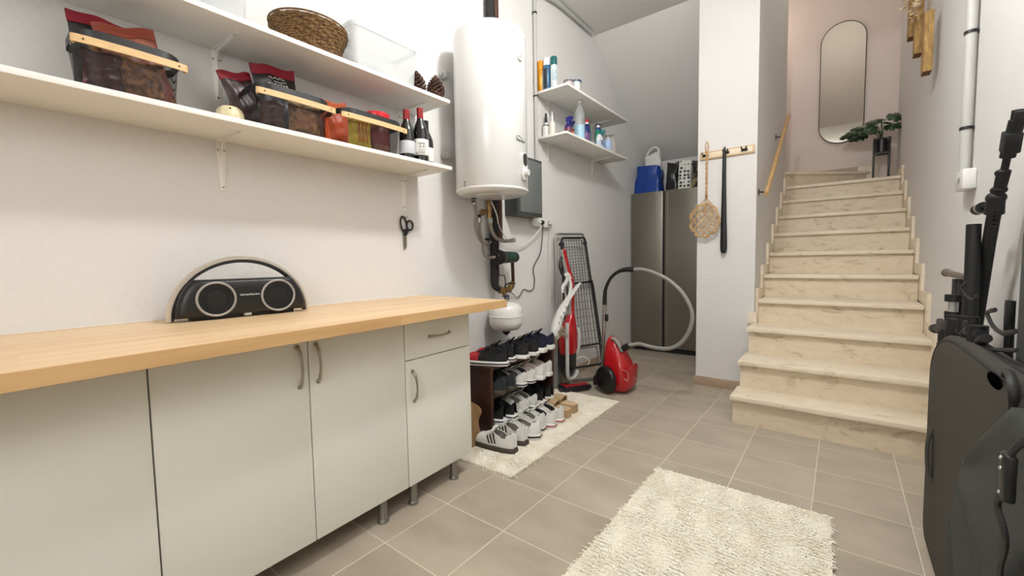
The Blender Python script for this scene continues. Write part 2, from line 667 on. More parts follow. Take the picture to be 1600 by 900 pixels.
cabinet((face(.262 - .84), .262 - .84, 0), .84, 'pale grey cabinet with flat doors, leftmost of the run and cut by the photo edge', [
    ('door', 0, .42, ZD0, ZD1, ((0, .385, .775), (0, .385, .645))),
    ('door', .42, .84, ZD0, ZD1, ((0, .455, .775), (0, .455, .645)))], (.05, .79))
cabinet((face(.262), .262, 0), .826, 'pale grey cabinet whose two doors have paired upright bow handles', [
    ('door', 0, .418, ZD0, ZD1, ((0, .382, .780), (0, .385, .646))),
    ('door', .418, .826, ZD0, ZD1, ((0, .445, .780), (0, .448, .650)))], (.07, .712))
cabinet((face(1.088), 1.088, 0), .405, 'narrow pale grey cabinet with one drawer above a door, at the worktop end', [
    ('drawer', 0, .405, .642, ZD1, ((0, .138, .724), (0, .262, .727))),
    ('door', 0, .405, ZD0, .638, ((0, .036, .592), (0, .042, .462)))], (.045, .30))
# worktop
wt = root('worktop', (-1.6, .4, .822), 'light oak worktop laid over the whole run of cabinets', 'worktop')
MB().prism([(XL + .001, -.95), (-1.150, -.95), (-1.205, .022), (-1.2905, 1.607), (XL + .001, 1.607)], .8235, .861, 'XY', .0015).obj('board', OAK, wt)
fv = MB()
fv.prism([(-1.1495, -.9505), (-1.2895, 1.609), (-1.2915, 1.609), (-1.1515, -.9505)], .8245, .8598, 'XY')
fv.obj('edge_band', OAKE, wt)
MB().box(XL + .0005, XL + .005, -.95, 1.607, .861, .866).obj('sealant', WHITEP, wt)

# ================================================================= SHELVES
def shelf(name_label, y0, y1, x1, zt, brackets, blen, thick=.018, group='white wall shelves'):
    t = root('wall_shelf', (XL, (y0 + y1) / 2, zt - thick), name_label, 'shelf', group)
    MB().box(XL, x1, y0, y1, zt - thick, zt, .001).obj('board', SHELFW, t)
    zb = zt - thick
    for yb in brackets:
        mb = MB()
        mb.prism([(yb - .017, zb), (yb + .017, zb), (yb + .008, zb - blen), (yb - .008, zb - blen)], XL, XL + .003, 'YZ')
        mb.prism([(XL, yb - .015), (XL + .21, yb - .006), (XL + .21, yb + .006), (XL, yb + .015)], zb - .003, zb, 'XY')
        mb.prism([(XL + .003, zb - .003), (XL + .20, zb - .003), (XL + .19, zb - .006), (XL + .025, zb - .012), (XL + .010, zb - .03), (XL + .007, zb - blen * .8), (XL + .003, zb - blen * .92)], yb - .002, yb + .002, 'XZ')
        br = mb.obj('bracket', SHELFW, t)
        sc = MB()
        for (dy, dz) in ((-.011, -.035), (.011, -.035), (0, -blen + .012)):
            sc.cyl((XL + .003, yb + dy, zb + dz), (XL + .006, yb + dy, zb + dz), .004, seg=10)
        sc.cyl((XL + .19, yb, zb - .003), (XL + .19, yb, zb - .006), .004, seg=10)
        sc.obj('screws', NICKEL, br)
    return t


shelf('long white lower shelf carrying the mesh baskets and wine bottles', -.95, 1.60, -1.637, 1.553, (-.25, .63, 1.50), .19)
shelf('long white upper shelf carrying the wicker basket and pine cones', -.95, 1.598, -1.637, 1.895, (-.25, .632, 1.497), .19)
shelf('short white shelf past the boiler with spray cans and tubs', 2.795, 3.915, -1.629, 2.36, (2.975, 3.74), .15)
shelf('short white shelf past the boiler crowded with cleaning bottles', 2.815, 3.965, -1.652, 2.02, (2.968, 3.745), .15)

# ================================================================= WATER HEATER
HX, HY, HR = XL + .255, 1.957, .214
h = root('water_heater', (HX, HY, 1.435), 'white cylindrical electric water heater hung on the wall', 'boiler')
MB().lathe([(0, 1.437), (.10, 1.437), (.105, 1.441), (.17, 1.441), (.19, 1.443), (HR - .006, 1.452), (HR, 1.462), (HR, 2.335), (HR - .008, 2.36), (HR - .05, 2.385), (.09, 2.40), (0, 2.403)], (HX, HY, 0), 72).obj('tank', WHITEE, h)
MB().lathe([(HR + .0015, 1.458), (HR + .0025, 1.461), (HR + .0025, 1.467), (HR + .0015, 1.470)], (HX, HY, 0), 72).obj('seam_ring', WHITEP, h)


def on_cyl(ang, z, out=0.):
    return Vector((HX + (HR + out) * math.cos(ang), HY + (HR + out) * math.sin(ang), z))


for zz in (2.16, 1.69):
    mb = MB().box(XL, XL + .05, HY - .165, HY - .13, zz - .02, zz + .02, .004)
    mb.cyl((XL + .02, HY - .165, zz), (XL + .02, HY - .176, zz), .014, seg=6)
    mb.obj('wall_bracket', GREYP, h)


def curved_patch(a0, a1, outline, out0, out1, mat, name, parent):
    """outline: list of (angle, z) points on the heater's surface, extruded outwards"""
    mb = MB()
    bm = mb.bm
    A = [bm.verts.new(on_cyl(p[0], p[1], out0)) for p in outline]
    B = [bm.verts.new(on_cyl(p[0], p[1], out1)) for p in outline]
    bm.faces.new(A)
    bm.faces.new(list(reversed(B)))
    for i in range(len(A)):
        k = (i + 1) % len(A)
        bm.faces.new((A[i], B[i], B[k], A[k]))
    return mb.obj(name, mat, parent)


AC = math.radians(8)
ZCtl = 1.588
pts = [(AC + x / HR, ZCtl + y) for x, y in rrect(.030, .078, .0295, 8)]
cp = curved_patch(0, 0, pts, -.004, .014, WHITEP, 'control_panel', h)
pts = [(AC + x / HR, ZCtl + .037 + y) for x, y in rrect(.022, .035, .0215, 8)]
curved_patch(0, 0, pts, .010, .0155, BLACKG, 'display', cp)
d0 = on_cyl(AC, ZCtl - .035, .012)
d1 = on_cyl(AC, ZCtl - .035, .034)
MB().cyl(d0, d1, .021, .018, 28).obj('dial', WHITEE, cp)
AG = math.radians(1)
g0, g1 = on_cyl(AG, 2.193, -.002), on_cyl(AG, 2.193, .010)
gp = MB().cyl(g0, g1, .027, .025, 28).obj('thermometer', WHITEP, h)
g2 = on_cyl(AG, 2.193, .0115)
MB().cyl(g1 - (g1 - g0) * .1, g2, .019, .019, 24).obj('dial_face', M('dial_face', (205, 205, 200), .3), gp)
nb = on_cyl(AG, 2.193, .0125)
tang = Vector((-math.sin(AG), math.cos(AG), 0))
MB().tube([nb - Vector((0, 0, .012)), nb + Vector((0, 0, .014)) + tang * .002], .0014, 6, raw=True).obj('needle', M('needle_red', (190, 60, 50), .5), gp)
LA = math.radians(1)
lm = Matrix.Translation(on_cyl(LA, 1.728, .0008)) @ Matrix.Rotation(LA, 4, 'Z') @ Euler((PI / 2, 0, PI / 2)).to_matrix().to_4x4()
text_obj('lettering', 'Thermor', .024, BLACK, h, lm, .0005, italic=.25)
MB().tube([on_cyl(LA - .20 + .4 * k / 8, 1.741 + .012 * math.sin(PI * min(1, k / 5)), .0012) for k in range(9)], [.0004, .001, .0014, .0014, .001, .0008, .0006, .0005, .0004], 6).obj('swoosh', BLACK, h)
# small data sticker low on the left side
LA2 = math.radians(-95)
curved_patch(0, 0, [(LA2 + x / HR, 1.490 + y) for x, y in rrect(.016, .024, .002, 2)], -.001, .0008, M('sticker', (214, 212, 208), .5), 'sticker', h)
for k in range(4):
    curved_patch(0, 0, [(LA2 + x / HR, 1.474 + .009 * k + y) for x, y in rrect(.011, .0018, .0008, 1)], .0006, .0012, M('print_grey', (80, 80, 78), .5), 'print_line', h)

# ---- plumbing below and behind
pp = root('riser_pipe', (XL + .05, 2.21, .86), 'black lagged supply pipe running up the wall behind the boiler', 'pipe')
MB().tube([(XL + .048, 2.215, 3.17), (XL + .048, 2.215, 1.6), (XL + .048, 2.21, 1.0), (XL + .05, 2.205, .90), (XL + .06, 2.215, .868), (XL + .07, 2.245, .855)], [.031, .031, .031, .028, .023, .021], 18).obj('lagged_pipe', M('pipe_lagging', (24, 22, 21), .75, bump=.2, bs=80), pp)
MB().cyl((XL + .04, 2.278, 3.17), (XL + .04, 2.278, 1.21), .022, seg=14).obj('copper_pipe', M('painted_copper', (78, 48, 34), .5, .3), pp)
MB().box(XL, XL + .092, 2.165, 2.26, 1.195, 1.207, .003).obj('pipe_clamp', BLACKM, pp)

HOSE = M('braided_hose', (150, 142, 132), .45, .55, bump=.5, bs=500)


def hose(label, pts, rr=.009, ends=True, mat=HOSE):
    t = root('flexible_hose', pts[0], label, 'hose', 'braided hoses under the boiler')
    MB().tube(pts, rr, 10).obj('tube', mat, t)
    if ends:
        for i, j in ((0, 1), (-1, -2)):
            p, q = Vector(pts[i]), Vector(pts[j])
            d = (q - p).normalized()
            MB().cyl(p - d * .004, p + d * .028, rr * 1.45, rr * 1.2, 6).obj('nut', CHROME, t)
    return t


hose('long braided hose looping down from the boiler left outlet', [(-1.78, 1.915, 1.425), (-1.775, 1.93, 1.34), (-1.78, 1.925, 1.27), (-1.785, 1.955, 1.205), (-1.80, 2.01, 1.170), (-1.81, 2.07, 1.160), (-1.82, 2.10, 1.175)], .0105)
hose('thin braided hose dropping to the green pump', [(-1.80, 1.985, 1.32), (-1.80, 1.985, 1.25), (-1.80, 2.01, 1.165), (-1.80, 2.018, 1.105), (-1.80, 2.045, 1.078), (-1.80, 2.12, 1.076)], .0095)
hose('braided hose curving right from the brass valve', [(-1.77, 2.052, 1.32), (-1.77, 2.065, 1.25), (-1.765, 2.105, 1.20), (-1.76, 2.18, 1.182), (-1.76, 2.285, 1.190)], .0115)
v = root('safety_valve', (-1.78, 2.045, 1.32), 'brass safety valve group screwed under the boiler', 'valve')
mb = MB().cyl((-1.775, 2.05, 1.436), (-1.775, 2.05, 1.395), .014, seg=12)
mb.cyl((-1.775, 2.05, 1.395), (-1.775, 2.05, 1.322), .019, .017, 12)
mb.cyl((-1.775, 2.045, 1.372), (-1.775, 1.995, 1.360), .012, .012, 12)
mb.obj('valve_body', BRASS, v)
mb = MB().lathe([(0, 0), (.018, 0), (.021, .006), (.021, .018), (.014, .024), (0, .024)], (-1.775, 1.975, 1.356), 14, 'Y')
mb.obj('knob', M('brown_knob', (112, 84, 52), .5), v)
MB().cyl((-1.78, 1.915, 1.436), (-1.78, 1.915, 1.408), .014, seg=10).obj('inlet_nipple', BLACKM, v)
mb = MB().cyl((-1.80, 1.985, 1.318), (-1.80, 1.985, 1.345), .012, seg=8)
mb.box(-1.793, -1.785, 1.98, 1.99, 1.33, 1.37, .002)
mb.obj('stopcock', BLACKM, v)
p = root('circulation_pump', (-1.81, 2.24, 1.035), 'dark green circulation pump on the black riser pipe', 'pump')
MB().lathe([(0, 2.135), (.028, 2.135), (.034, 2.145), (.048, 2.15), (.050, 2.165), (.050, 2.185), (.045, 2.20), (0, 2.20)], (-1.805, 0, 1.076), 20, 'Y').obj('flange', BLACKM, p)
MB().lathe([(.0, 2.195), (.040, 2.195), (.044, 2.20), (.044, 2.208), (.0, 2.208)], (-1.805, 0, 1.076), 20, 'Y').obj('ring', BRASS, p)
MB().lathe([(0, 2.200), (.038, 2.200), (.041, 2.225), (.038, 2.325), (.0, 2.325)], (-1.805, 0, 1.076), 24, 'Y').obj('motor', M('pump_green', (20, 58, 46), .4), p)
MB().lathe([(0, 2.322), (.036, 2.322), (.038, 2.33), (.036, 2.355), (.030, 2.365), (0, 2.365)], (-1.805, 0, 1.076), 24, 'Y').obj('cap', BLACK, p)
MB().cyl((-1.805, 2.05, 1.076), (-1.805, 2.14, 1.076), .012, seg=10).obj('nut', CHROME, p)
lp = root('pipe_loop', (-1.84, 2.27, .84), 'brown pipe loop with brass tees hanging under the green pump', 'pipe')
MB().tube([(-1.83, 2.355, 1.04), (-1.83, 2.358, .90), (-1.835, 2.352, .862), (-1.84, 2.32, .85)], .012, 12).obj('down_pipe', M('loop_brown', (60, 38, 28), .45, .4), lp)
mb = MB().cyl((-1.845, 2.22, .852), (-1.84, 2.335, .850), .020, seg=12)
mb.cyl((-1.84, 2.27, .855), (-1.84, 2.27, .80), .015, seg=12)
mb.cyl((-1.845, 2.225, .852), (-1.84, 2.245, .851), .026, seg=8)
mb.cyl((-1.84, 2.335, .856), (-1.83, 2.352, .900), .021, .018, 10)
mb.obj('tee_fitting', BRASS, lp)
MB().cyl((-1.82, 2.27, .815), (-1.82, 2.27, .785), .018, seg=10).obj('valve', M('blue_valve', (30, 44, 78), .4), lp)
MB().tube([(-1.85, 2.19, 1.0), (-1.835, 2.22, .955), (-1.83, 2.265, .945), (-1.83, 2.27, .85)], .0035, 6).obj('wire', BLACK, lp)
MB().tube([(-1.80, 2.225, .878), (-1.80, 2.26, .895), (-1.80, 2.345, .893)], .005, 6).obj('lever', BLACKM, lp)
TX, TY = -1.785, 2.215
et = root('expansion_tank', (TX, TY, .56), 'small white expansion tank hanging below the pipe loop', 'tank')
MB().lathe([(0, .578), (.04, .579), (.085, .590), (.106, .612), (.113, .640), (.113, .718), (.104, .745), (.075, .765), (.03, .773), (0, .774)], (TX, TY, 0), 40).obj('vessel', M('tank_white', (226, 224, 218), .3), et)
MB().lathe([(.1128, .674), (.1165, .676), (.1165, .686), (.1128, .688)], (TX, TY, 0), 40).obj('seam', M('tank_white', (226, 224, 218), .3), et)
MB().cyl((TX, TY, .773), (TX - .03, TY + .05, .80), .012, seg=10).obj('inlet', CHROME, et)
MB().lathe([(0, .55), (.012, .55), (.018, .560), (.026, .562), (.026, .574), (.018, .582), (0, .582)], (TX, TY, 0), 12).obj('drain_cap', BLACK, et)
tm = Matrix.Translation((TX + .1135 * math.cos(.62), TY + .1135 * math.sin(.62), .712)) @ Matrix.Rotation(.62, 4, 'Z') @ Euler((PI / 2, 0, PI / 2)).to_matrix().to_4x4()
text_obj('lettering', 'FX', .034, M('print_grey', (80, 80, 78), .5), et, tm, .0004)

# ---- grey electrical box, sockets, cables, conduit
eb = root('electrical_box', (-1.86, 2.55, 1.375), 'grey metal electrical box on the wall behind the boiler', 'electrical box')
MB().box(XL, -1.802, 2.39, 2.70, 1.375, 1.795, .003).obj('housing', M('box_dark_grey', (66, 68, 67), .45), eb)
MB().box(-1.803, -1.797, 2.418, 2.688, 1.398, 1.778, .002).obj('door', M('box_door_grey', (118, 123, 122), .35, .2), eb)
text_obj('lettering', 'e', .03, GREYP, eb, TR((-1.7965, 2.655, 1.752), (PI / 2, 0, PI / 2)))
sk = root('socket_strip', (XL, 2.84, 1.31), 'white double wall socket under the grey electrical box', 'socket')
MB().box(XL, XL + .035, 2.70, 2.975, 1.315, 1.385, .006).obj('housing', WHITEP, sk)
for yy in (2.80, 2.915):
    MB().lathe([(.0, 0), (.024, 0), (.024, .006), (.019, .006), (.018, .001), (0, .001)], (XL + .034, yy, 1.35), 20, 'X').obj('socket', WHITEE, sk)
pc = root('pump_cable', (-1.86, 2.80, 1.34), 'thin black cable with plug wandering down the wall to the pump', 'cable')
MB().tube([(-1.865, 2.80, 1.335), (-1.89, 2.83, 1.26), (-1.905, 2.818, 1.111), (-1.91, 2.725, .996), (-1.91, 2.738, .90), (-1.91, 2.72, .83), (-1.91, 2.66, .815), (-1.91, 2.59, .830), (-1.91, 2.52, .775), (-1.90, 2.44, .81), (-1.84, 2.30, .845)], .0035, 6, sub=8).obj('cord', BLACK, pc)
MB().cyl((XL + .036, 2.80, 1.35), (XL + .062, 2.80, 1.348), .017, .014, 14).obj('plug', BLACK, pc)
wc = root('heater_cable', (-1.86, 2.46, 1.16), 'white cable sagging from the boiler to the wall socket', 'cable')
MB().tube([(-1.80, 2.10, 1.44), (-1.82, 2.18, 1.36), (-1.85, 2.24, 1.285), (-1.87, 2.35, 1.205), (-1.89, 2.48, 1.162), (-1.89, 2.57, 1.168), (-1.885, 2.69, 1.23), (-1.86, 2.755, 1.30), (-1.88, 2.775, 1.34)], .0045, 8).obj('cord', WHITEP, wc)
MB().cyl((XL + .036, 2.775, 1.35), (XL + .055, 2.775, 1.35), .010, seg=12).obj('plug', WHITEP, wc)
wc2 = root('white_lead', (-1.89, 2.93, 1.1), 'white lead with plug hanging straight down from the right socket', 'cable')
MB().tube([(-1.87, 2.925, 1.34), (-1.90, 2.945, 1.25), (-1.91, 2.95, 1.08), (-1.91, 2.955, .66), (-1.91, 2.955, .10)], .0035, 6).obj('cord', WHITEP, wc2)
MB().cyl((XL + .036, 2.925, 1.35), (XL + .06, 2.925, 1.348), .015, .012, 12).obj('plug', WHITEP, wc2)


def conduit(label, x, y, z0, z1, rr, clips, wallx, sgn, bend=None):
    t = root('conduit_pipe', (x, y, z0), label, 'conduit')
    pts = [(x, y, z0), (x, y, z1)]
    if bend:
        pts += bend
        MB().tube([(x, y, z0), (x, y, z0 + .2), (x, y, z1 - .1)] + [(x, y, z1)] + bend, rr, 14).obj('pipe', M('conduit_grey', (184, 183, 179), .45), t)
    else:
        MB().cyl(pts[0], pts[1], rr, seg=16).obj('pipe', M('conduit_grey', (184, 183, 179), .45), t)
    for zc in clips:
        mb = MB().cyl((x, y, zc - .006), (x, y, zc + .006), rr + .004, seg=16)
        mb.box(min(wallx, x), max(wallx, x), y - .006, y + .006, zc - .006, zc + .006)
        mb.obj('clip', BLACK, t)
    return t


conduit('thin grey conduit running up the wall right of the boiler', XL + .020, 2.775, 1.80, 3.0, .014, (2.94, 2.32), XL, 1,
        [(XL + .020, 2.79, 3.06), (XL + .022, 2.85, 3.11), (XL + .025, 2.97, 3.135), (XL + .03, 3.2, 3.155), (XL + .03, 3.7, 3.155)])
conduit('white conduit descending the right wall into a junction box', XR - .024, 2.745, 1.40, 3.18, .019, (1.60, 2.01, 2.4), XR, -1)
jb = root('junction_box', (XR - .03, 2.75, 1.33), 'white plastic junction box at the foot of the right wall conduit', 'junction box')
MB().box(XR - .045, XR, 2.645, 2.775, 1.325, 1.412, .007).obj('housing', WHITEP, jb)
MB().prism([(2.775, 1.335), (2.835, 1.345), (2.838, 1.385), (2.805, 1.410), (2.775, 1.410)], XR - .04, XR, 'YZ', .004).obj('side_cover', WHITEP, jb)
MB().lathe([(.013, 0), (.016, .0015), (.016, -.001)], (XR - .0455, 2.71, 1.37), 20, 'X', 1.4, .8).obj('embossed_ring', GREYP, jb)

# ---- scissors hung on the wall
sc = root('scissors', (XL + .01, 1.50, 1.13), 'black handled scissors hanging point down on the wall', 'scissors')
mb = MB().tube([(XL + .01, 1.486 + .020 * math.cos(t) - .006 * math.sin(t), 1.262 + .042 * math.sin(t)) for t in [2 * PI * k / 14 for k in range(14)]], .0050, 8, closed=True, sub=2)
mb.tube([(XL + .012, 1.526 + .020 * math.cos(t), 1.258 + .026 * math.sin(t)) for t in [2 * PI * k / 14 for k in range(14)]], .0050, 8, closed=True, sub=2)
mb.cyl((XL + .011, 1.488, 1.235), (XL + .011, 1.488, 1.200), .0085, .006, 8)
mb.cyl((XL + .012, 1.516, 1.238), (XL + .012, 1.496, 1.200), .0085, .006, 8)
mb.obj('handles', BLACK, sc)
mb = MB().prism([(1.483, 1.215), (1.492, 1.215), (1.490, 1.14), (1.484, 1.122)], XL + .008, XL + .011, 'YZ')
mb.prism([(1.491, 1.215), (1.501, 1.215), (1.499, 1.14), (1.487, 1.122)], XL + .011, XL + .0135, 'YZ')
mb.obj('blades', M('blade_steel', (150, 145, 132), .35, .9), sc)
MB().cyl((XL + .006, 1.492, 1.193), (XL + .016, 1.492, 1.193), .005, seg=10).obj('pivot', NICKEL, sc)
MB().cyl((XL, 1.505, 1.303), (XL + .02, 1.505, 1.303), .002, seg=6).obj('nail', NICKEL, sc)

# ================================================================= SPEAKER ON THE WORKTOP
sp = root('portable_speaker', (-1.775, .628, .861), 'black portable speaker with a silver arched handle on the worktop', 'speaker', rz=math.radians(-3))
W2 = .226


def arch(t, rx=W2, rz_=.212):
    return (rx * math.cos(t), rz_ * math.sin(t))


pts = [(0.0, *arch(PI * k / 24)) for k in range(25)]
# local frame: x out of the wall, y along, z up
MB().tube([(0, y, z + .004) for _, y, z in pts], 1, 10, sub=2, flat=((1, 0, 0), .015, .0100)).obj('handle', M('speaker_silver', (212, 204, 192), .32, .6), sp, world=False)
MB().tube([(0, y * .965, z * .955 + .004) for _, y, z in pts], 1, 8, sub=2, flat=((1, 0, 0), .017, .006)).obj('handle_lining', BLACK, sp, world=False)
body = []
prof = [(-.215, .012)] + [(-.215 * math.cos(t * PI / 2 / 10 * .62), .012 + .205 * math.sin(t * PI / 2 / 10 * .62)) for t in range(1, 11)]
top = [(y, min(z, .148)) for y, z in prof]
poly = []
for k in range(0, 31):
    t = PI * k / 30
    y, z = .214 * math.cos(t), .012 + .200 * math.sin(t)
    poly.append((y, min(z, .142)))
mb = MB()
rings = []
for (x, s_) in ((-.040, .93), (-.030, .985), (0, 1.), (.022, 1.), (.034, .985), (.044, .93), (.048, .84)):
    rings.append([(x, y * s_, .074 + (z - .074) * s_) for y, z in poly])
mb.loft(rings)
mb.obj('body', M('speaker_black', (20, 20, 21), .38), sp, world=False)
for yy in (-.098, .105):
    rr_ = .058
    ring = MB().tube([(.050, yy + rr_ * math.cos(2 * PI * k / 32), .073 + rr_ * math.sin(2 * PI * k / 32)) for k in range(32)], 1, 8, closed=True, sub=1, flat=((1, 0, 0), .004, .0042))
    rg = ring.obj('driver_ring', M('ring_grey', (178, 176, 172), .35, .5), sp, world=False)
    MB().lathe([(.0, .047), (.03, .048), (.052, .052), (.0555, .051), (.0555, .040), (0, .040)], (0, yy, .073), 32, 'X').obj('grille', M('speaker_grille', (16, 16, 16), .8, bump=.6, bs=900), sp, world=False)
t_ = text_obj('lettering', 'harman/kardon', .0105, M('logo_white', (225, 225, 225), .4), None, TR((.0492, .008, .083), (PI / 2, 0, PI / 2)), .0006)
t_.parent = sp
MB().box(.02, .043, -.012, .012, .004, .016, .003).obj('button_tab', GREYP, sp, world=False)
MB().box(-.025, .025, -.17, .17, .0005, .014, .004).obj('foot', BLACK, sp, world=False)

# ================================================================= ITEMS ON THE LONG SHELVES
ZS = 1.5535
BMESH = mesh_cloth_mat('black_wire_mesh', (22, 22, 23), .0036, .74)
STRIP = M('birch_strip', (222, 186, 134), .5, var=.08, vs=30, stretch=(8, 1, 8))


def basket(loc, label, sy, rz=0.):
    t = root('mesh_basket', loc, label, 'basket', 'black wire baskets with wooden handles', rz)
    Lh, Wh, H = .136 * sy, .092, .160
    rings = []
    for k in range(7):
        f_ = k / 6
        s_ = .88 + .12 * f_
        rings.append([(x * s_, y * s_,   .002 + H * .935 * f_ * (1 + .06 * f_ * (max(0, 1 - (y / Lh) ** 2) - .3))) for x, y in rrect(Wh, Lh, .060, 8)])
    mb = MB().loft(rings, cap0=False, cap1=False)
    mb.obj('mesh_wall', BMESH, t, world=False)
    MB().prism([(x * .88, y * .88) for x, y in rrect(Wh, Lh, .060, 8)], 0, .006).obj('base', BLACK, t, world=False)
    rim = rrect(Wh + .002, Lh + .002, .061, 8)
    n = len(rim)
    A = []
    for (x, y) in rim:
        arc = .016 * max(0, 1 - (y / Lh) ** 2) if x < 0 else .016 * max(0, 1 - (y / Lh) ** 2) * .3
        A.append((x, y, H - .010 + arc))
    mb = MB()
    mb.loft([[(x, y, z - .016) for x, y, z in A], [(x, y, z + .008) for x, y, z in A], [(x * .975, y * .975, z + .008) for x, y, z in A], [(x * .975, y * .975, z - .012) for x, y, z in A], [(x, y, z - .012) for x, y, z in A]], cap0=False, cap1=False)
    mb.obj('rim', M('basket_rim', (34, 36, 37), .4), t, world=False)
    Ls = Lh + .004
    hz_ = H - .038
    path = [(Wh - .006, -Ls + .004, hz_), (Wh + .010, -Ls + .0005, hz_), (Wh + .016, -Ls * .6, hz_), (Wh + .018, 0, hz_), (Wh + .016, Ls * .6, hz_), (Wh + .010, Ls - .0005, hz_), (Wh - .006, Ls - .004, hz_)]
    MB().tube(path, 1, 4, sub=4, flat=((0, 0, 1), .0150, .0035)).obj('handle', STRIP, t, world=False)
    for s_ in (-1, 1):
        MB().cyl((Wh + .006, s_ * (Ls - .020), hz_), (Wh + .0185, s_ * (Ls - .020), hz_), .0022, seg=10).obj('rivet', BLACKM, t, world=False)
    return t


basket((-1.757, .335, ZS), 'black mesh basket farthest left on the lower shelf, heaped with snack bags', .90)
basket((-1.757, .815, ZS), 'black mesh basket in the middle holding black crisp packets', 1.04)
basket((-1.757, 1.160, ZS), 'black mesh basket beside the wine bottles with yellow and red packs', 1.17)


def bag(name, loc, label, cat, w_, h_, d_, mat, band=None, rot=(0, 0, 0), group=None, crumple=.004, texts=(), patch=None, swash=None):
    """a filled foil bag, broad side facing local +x, width along y, height along z"""
    t = root(name, loc, label, cat, group)
    t.rotation_euler = rot
    rnd = random.Random(sum(map(ord, label)))
    ph = [rnd.uniform(0, 6) for _ in range(6)]

    def fn(side):
        def g(u, v_):
            y, z = (u - .5) * w_, v_ * h_
            e = (max(0, 1 - abs(2 * u - 1) ** 3.5)) * (max(0, math.sin(PI * min(1, max(0, v_ * 1.06 - .02)))) ** .55 if 0 < v_ < .93 else 0)
            x = side * d_ * .5 * e + crumple * (math.sin(u * 17 + ph[0] + v_ * 6) + math.sin(v_ * 23 + ph[1] - u * 5)) * (.4 + .6 * e) * .5
            zz = z + crumple * math.sin(u * 9 + ph[2]) * v_
            return (x, y * (1 - .06 * math.sin(PI * v_)), zz)
        return g
    mb = MB().grid(fn(1), 18, 18)
    mb.grid(fn(-1), 18, 18)
    mb.obj('pouch', mat, t, world=False, angle=60)
    if band:
        g0 = fn(1)
        mb = MB()

        def gb(side):
            def q(u, v_):
                p_ = g0(u, .86 + .15 * v_)
                return (p_[0] + side * .002, p_[1] * 1.005, p_[2] + .001)
            return q
        mb.grid(gb(1), 18, 3)
        mb.grid(gb(-1.5), 18, 3)
        mb.obj('seal_band', band, t, world=False, angle=60)
    if patch:
        (u0, u1, v0, v1, pm) = patch
        g1 = fn(1)

        def gp_(u, v_):
            p_ = g1(u0 + (u1 - u0) * u, v0 + (v1 - v0) * v_)
            return (p_[0] + .0015, p_[1], p_[2])
        MB().grid(gp_, 8, 8).obj('printed_panel', pm, t, world=False, angle=60)
    if swash:
        xs_ = d_ * .40 + .006
        MB().tube([(xs_, -.030 + .006 * k, swash + .0035 * math.sin(k * 1.9)) for k in range(11)], .0011, 5, sub=3).obj('script_logo', INKW, t, world=False)
        MB().tube([(xs_, -.012, swash - .012), (xs_, .01, swash - .015), (xs_, .034, swash - .011)], .0012, 5).obj('script_logo', INKW, t, world=False)
    for (s, size, dy, dz, mt_, sh) in texts:
        g1 = fn(1)
        o = text_obj('lettering', s, size, mt_, None, TR((d_ * .5 + .0075, dy, dz), (PI / 2, 0, PI / 2)), .0005, italic=sh)
        o.parent = t
    return t


FOILB = M('black_foil', (24, 23, 24), .3, .0, coat=.3)
FOILR = M('red_foil', (132, 24, 42), .35)
FOILBR = M('brown_foil', (150, 84, 62), .38, var=.25, vs=30)
INKW = M('ink_white', (226, 224, 218), .5)
NUTS = M('nut_print', (176, 120, 66), .5, rgb2=(84, 44, 26), vs=55)
TAN = M('tan_print', (196, 160, 96), .5, rgb2=(90, 60, 30), vs=60)
bag('snack_bag', (-1.80, .305, ZS + .012), 'black crisp bag with red top sealed edge leaning at the back of the leftmost basket', 'snack bag', .17, .250, .03, FOILB, FOILR, (0, -.10, .1), patch=(.2, .85, .1, .6, NUTS))
bag('snack_bag', (-1.765, .390, ZS + .012), 'reddish brown foil bag folded over the rim of the leftmost basket', 'snack bag', .15, .235, .05, FOILBR, M('brown_band', (138, 62, 46), .4), (.22, -.06, -.05))
bag('snack_bag', (-1.715, .350, ZS + .012), 'pack of brown nuts pressed against the leftmost basket front mesh', 'snack bag', .13, .115, .04, NUTS, None, (0, .05, 0))
bag('snack_bag', (-1.700, .272, ZS + .012), 'dark red pack behind the left end of the leftmost basket mesh', 'snack bag', .09, .105, .03, M('maroon_foil', (74, 26, 26), .4), None, (0, .03, 0))
bag('snack_bag', (-1.79, .815, ZS + .012), 'tall black crisp bag with red top and white lettering in the middle basket', 'snack bag', .17, .270, .035, FOILB, FOILR, (.10, -.06, 0), swash=.222, texts=(('PATATAS', .018, .0, .192, INKW, 0), ('ORIGINAL', .015, -.005, .163, INKW, 0)))
bag('snack_bag', (-1.80, .715, ZS + .012), 'dark red topped snack packet slumped left of the tall black crisp bag', 'snack bag', .13, .215, .04, M('dark_pack', (46, 24, 24), .4), FOILR, (.28, -.12, .2))
bag('snack_bag', (-1.712, .860, ZS + .012), 'clear pack of round biscuits inside the middle basket', 'snack bag', .13, .118, .045, NUTS, TAN, (0, .04, 0), patch=(.15, .8, .15, .7, M('biscuit_print', (196, 140, 84), .5, rgb2=(150, 84, 60), vs=38)))
bag('snack_bag', (-1.712, .740, ZS + .012), 'brown chocolate coloured pack at the middle basket left end', 'snack bag', .09, .10, .035, M('choc_pack', (86, 48, 34), .45), None, (0, .04, 0))
YEL = M('yellow_pack', (222, 186, 20), .45)
yb = bag('snack_bag', (-1.706, 1.102, ZS + .012), 'yellow snack pack with red stripes seen through the basket by the wine', 'snack bag', .115, .128, .035, YEL, None, (0, .04, 0))
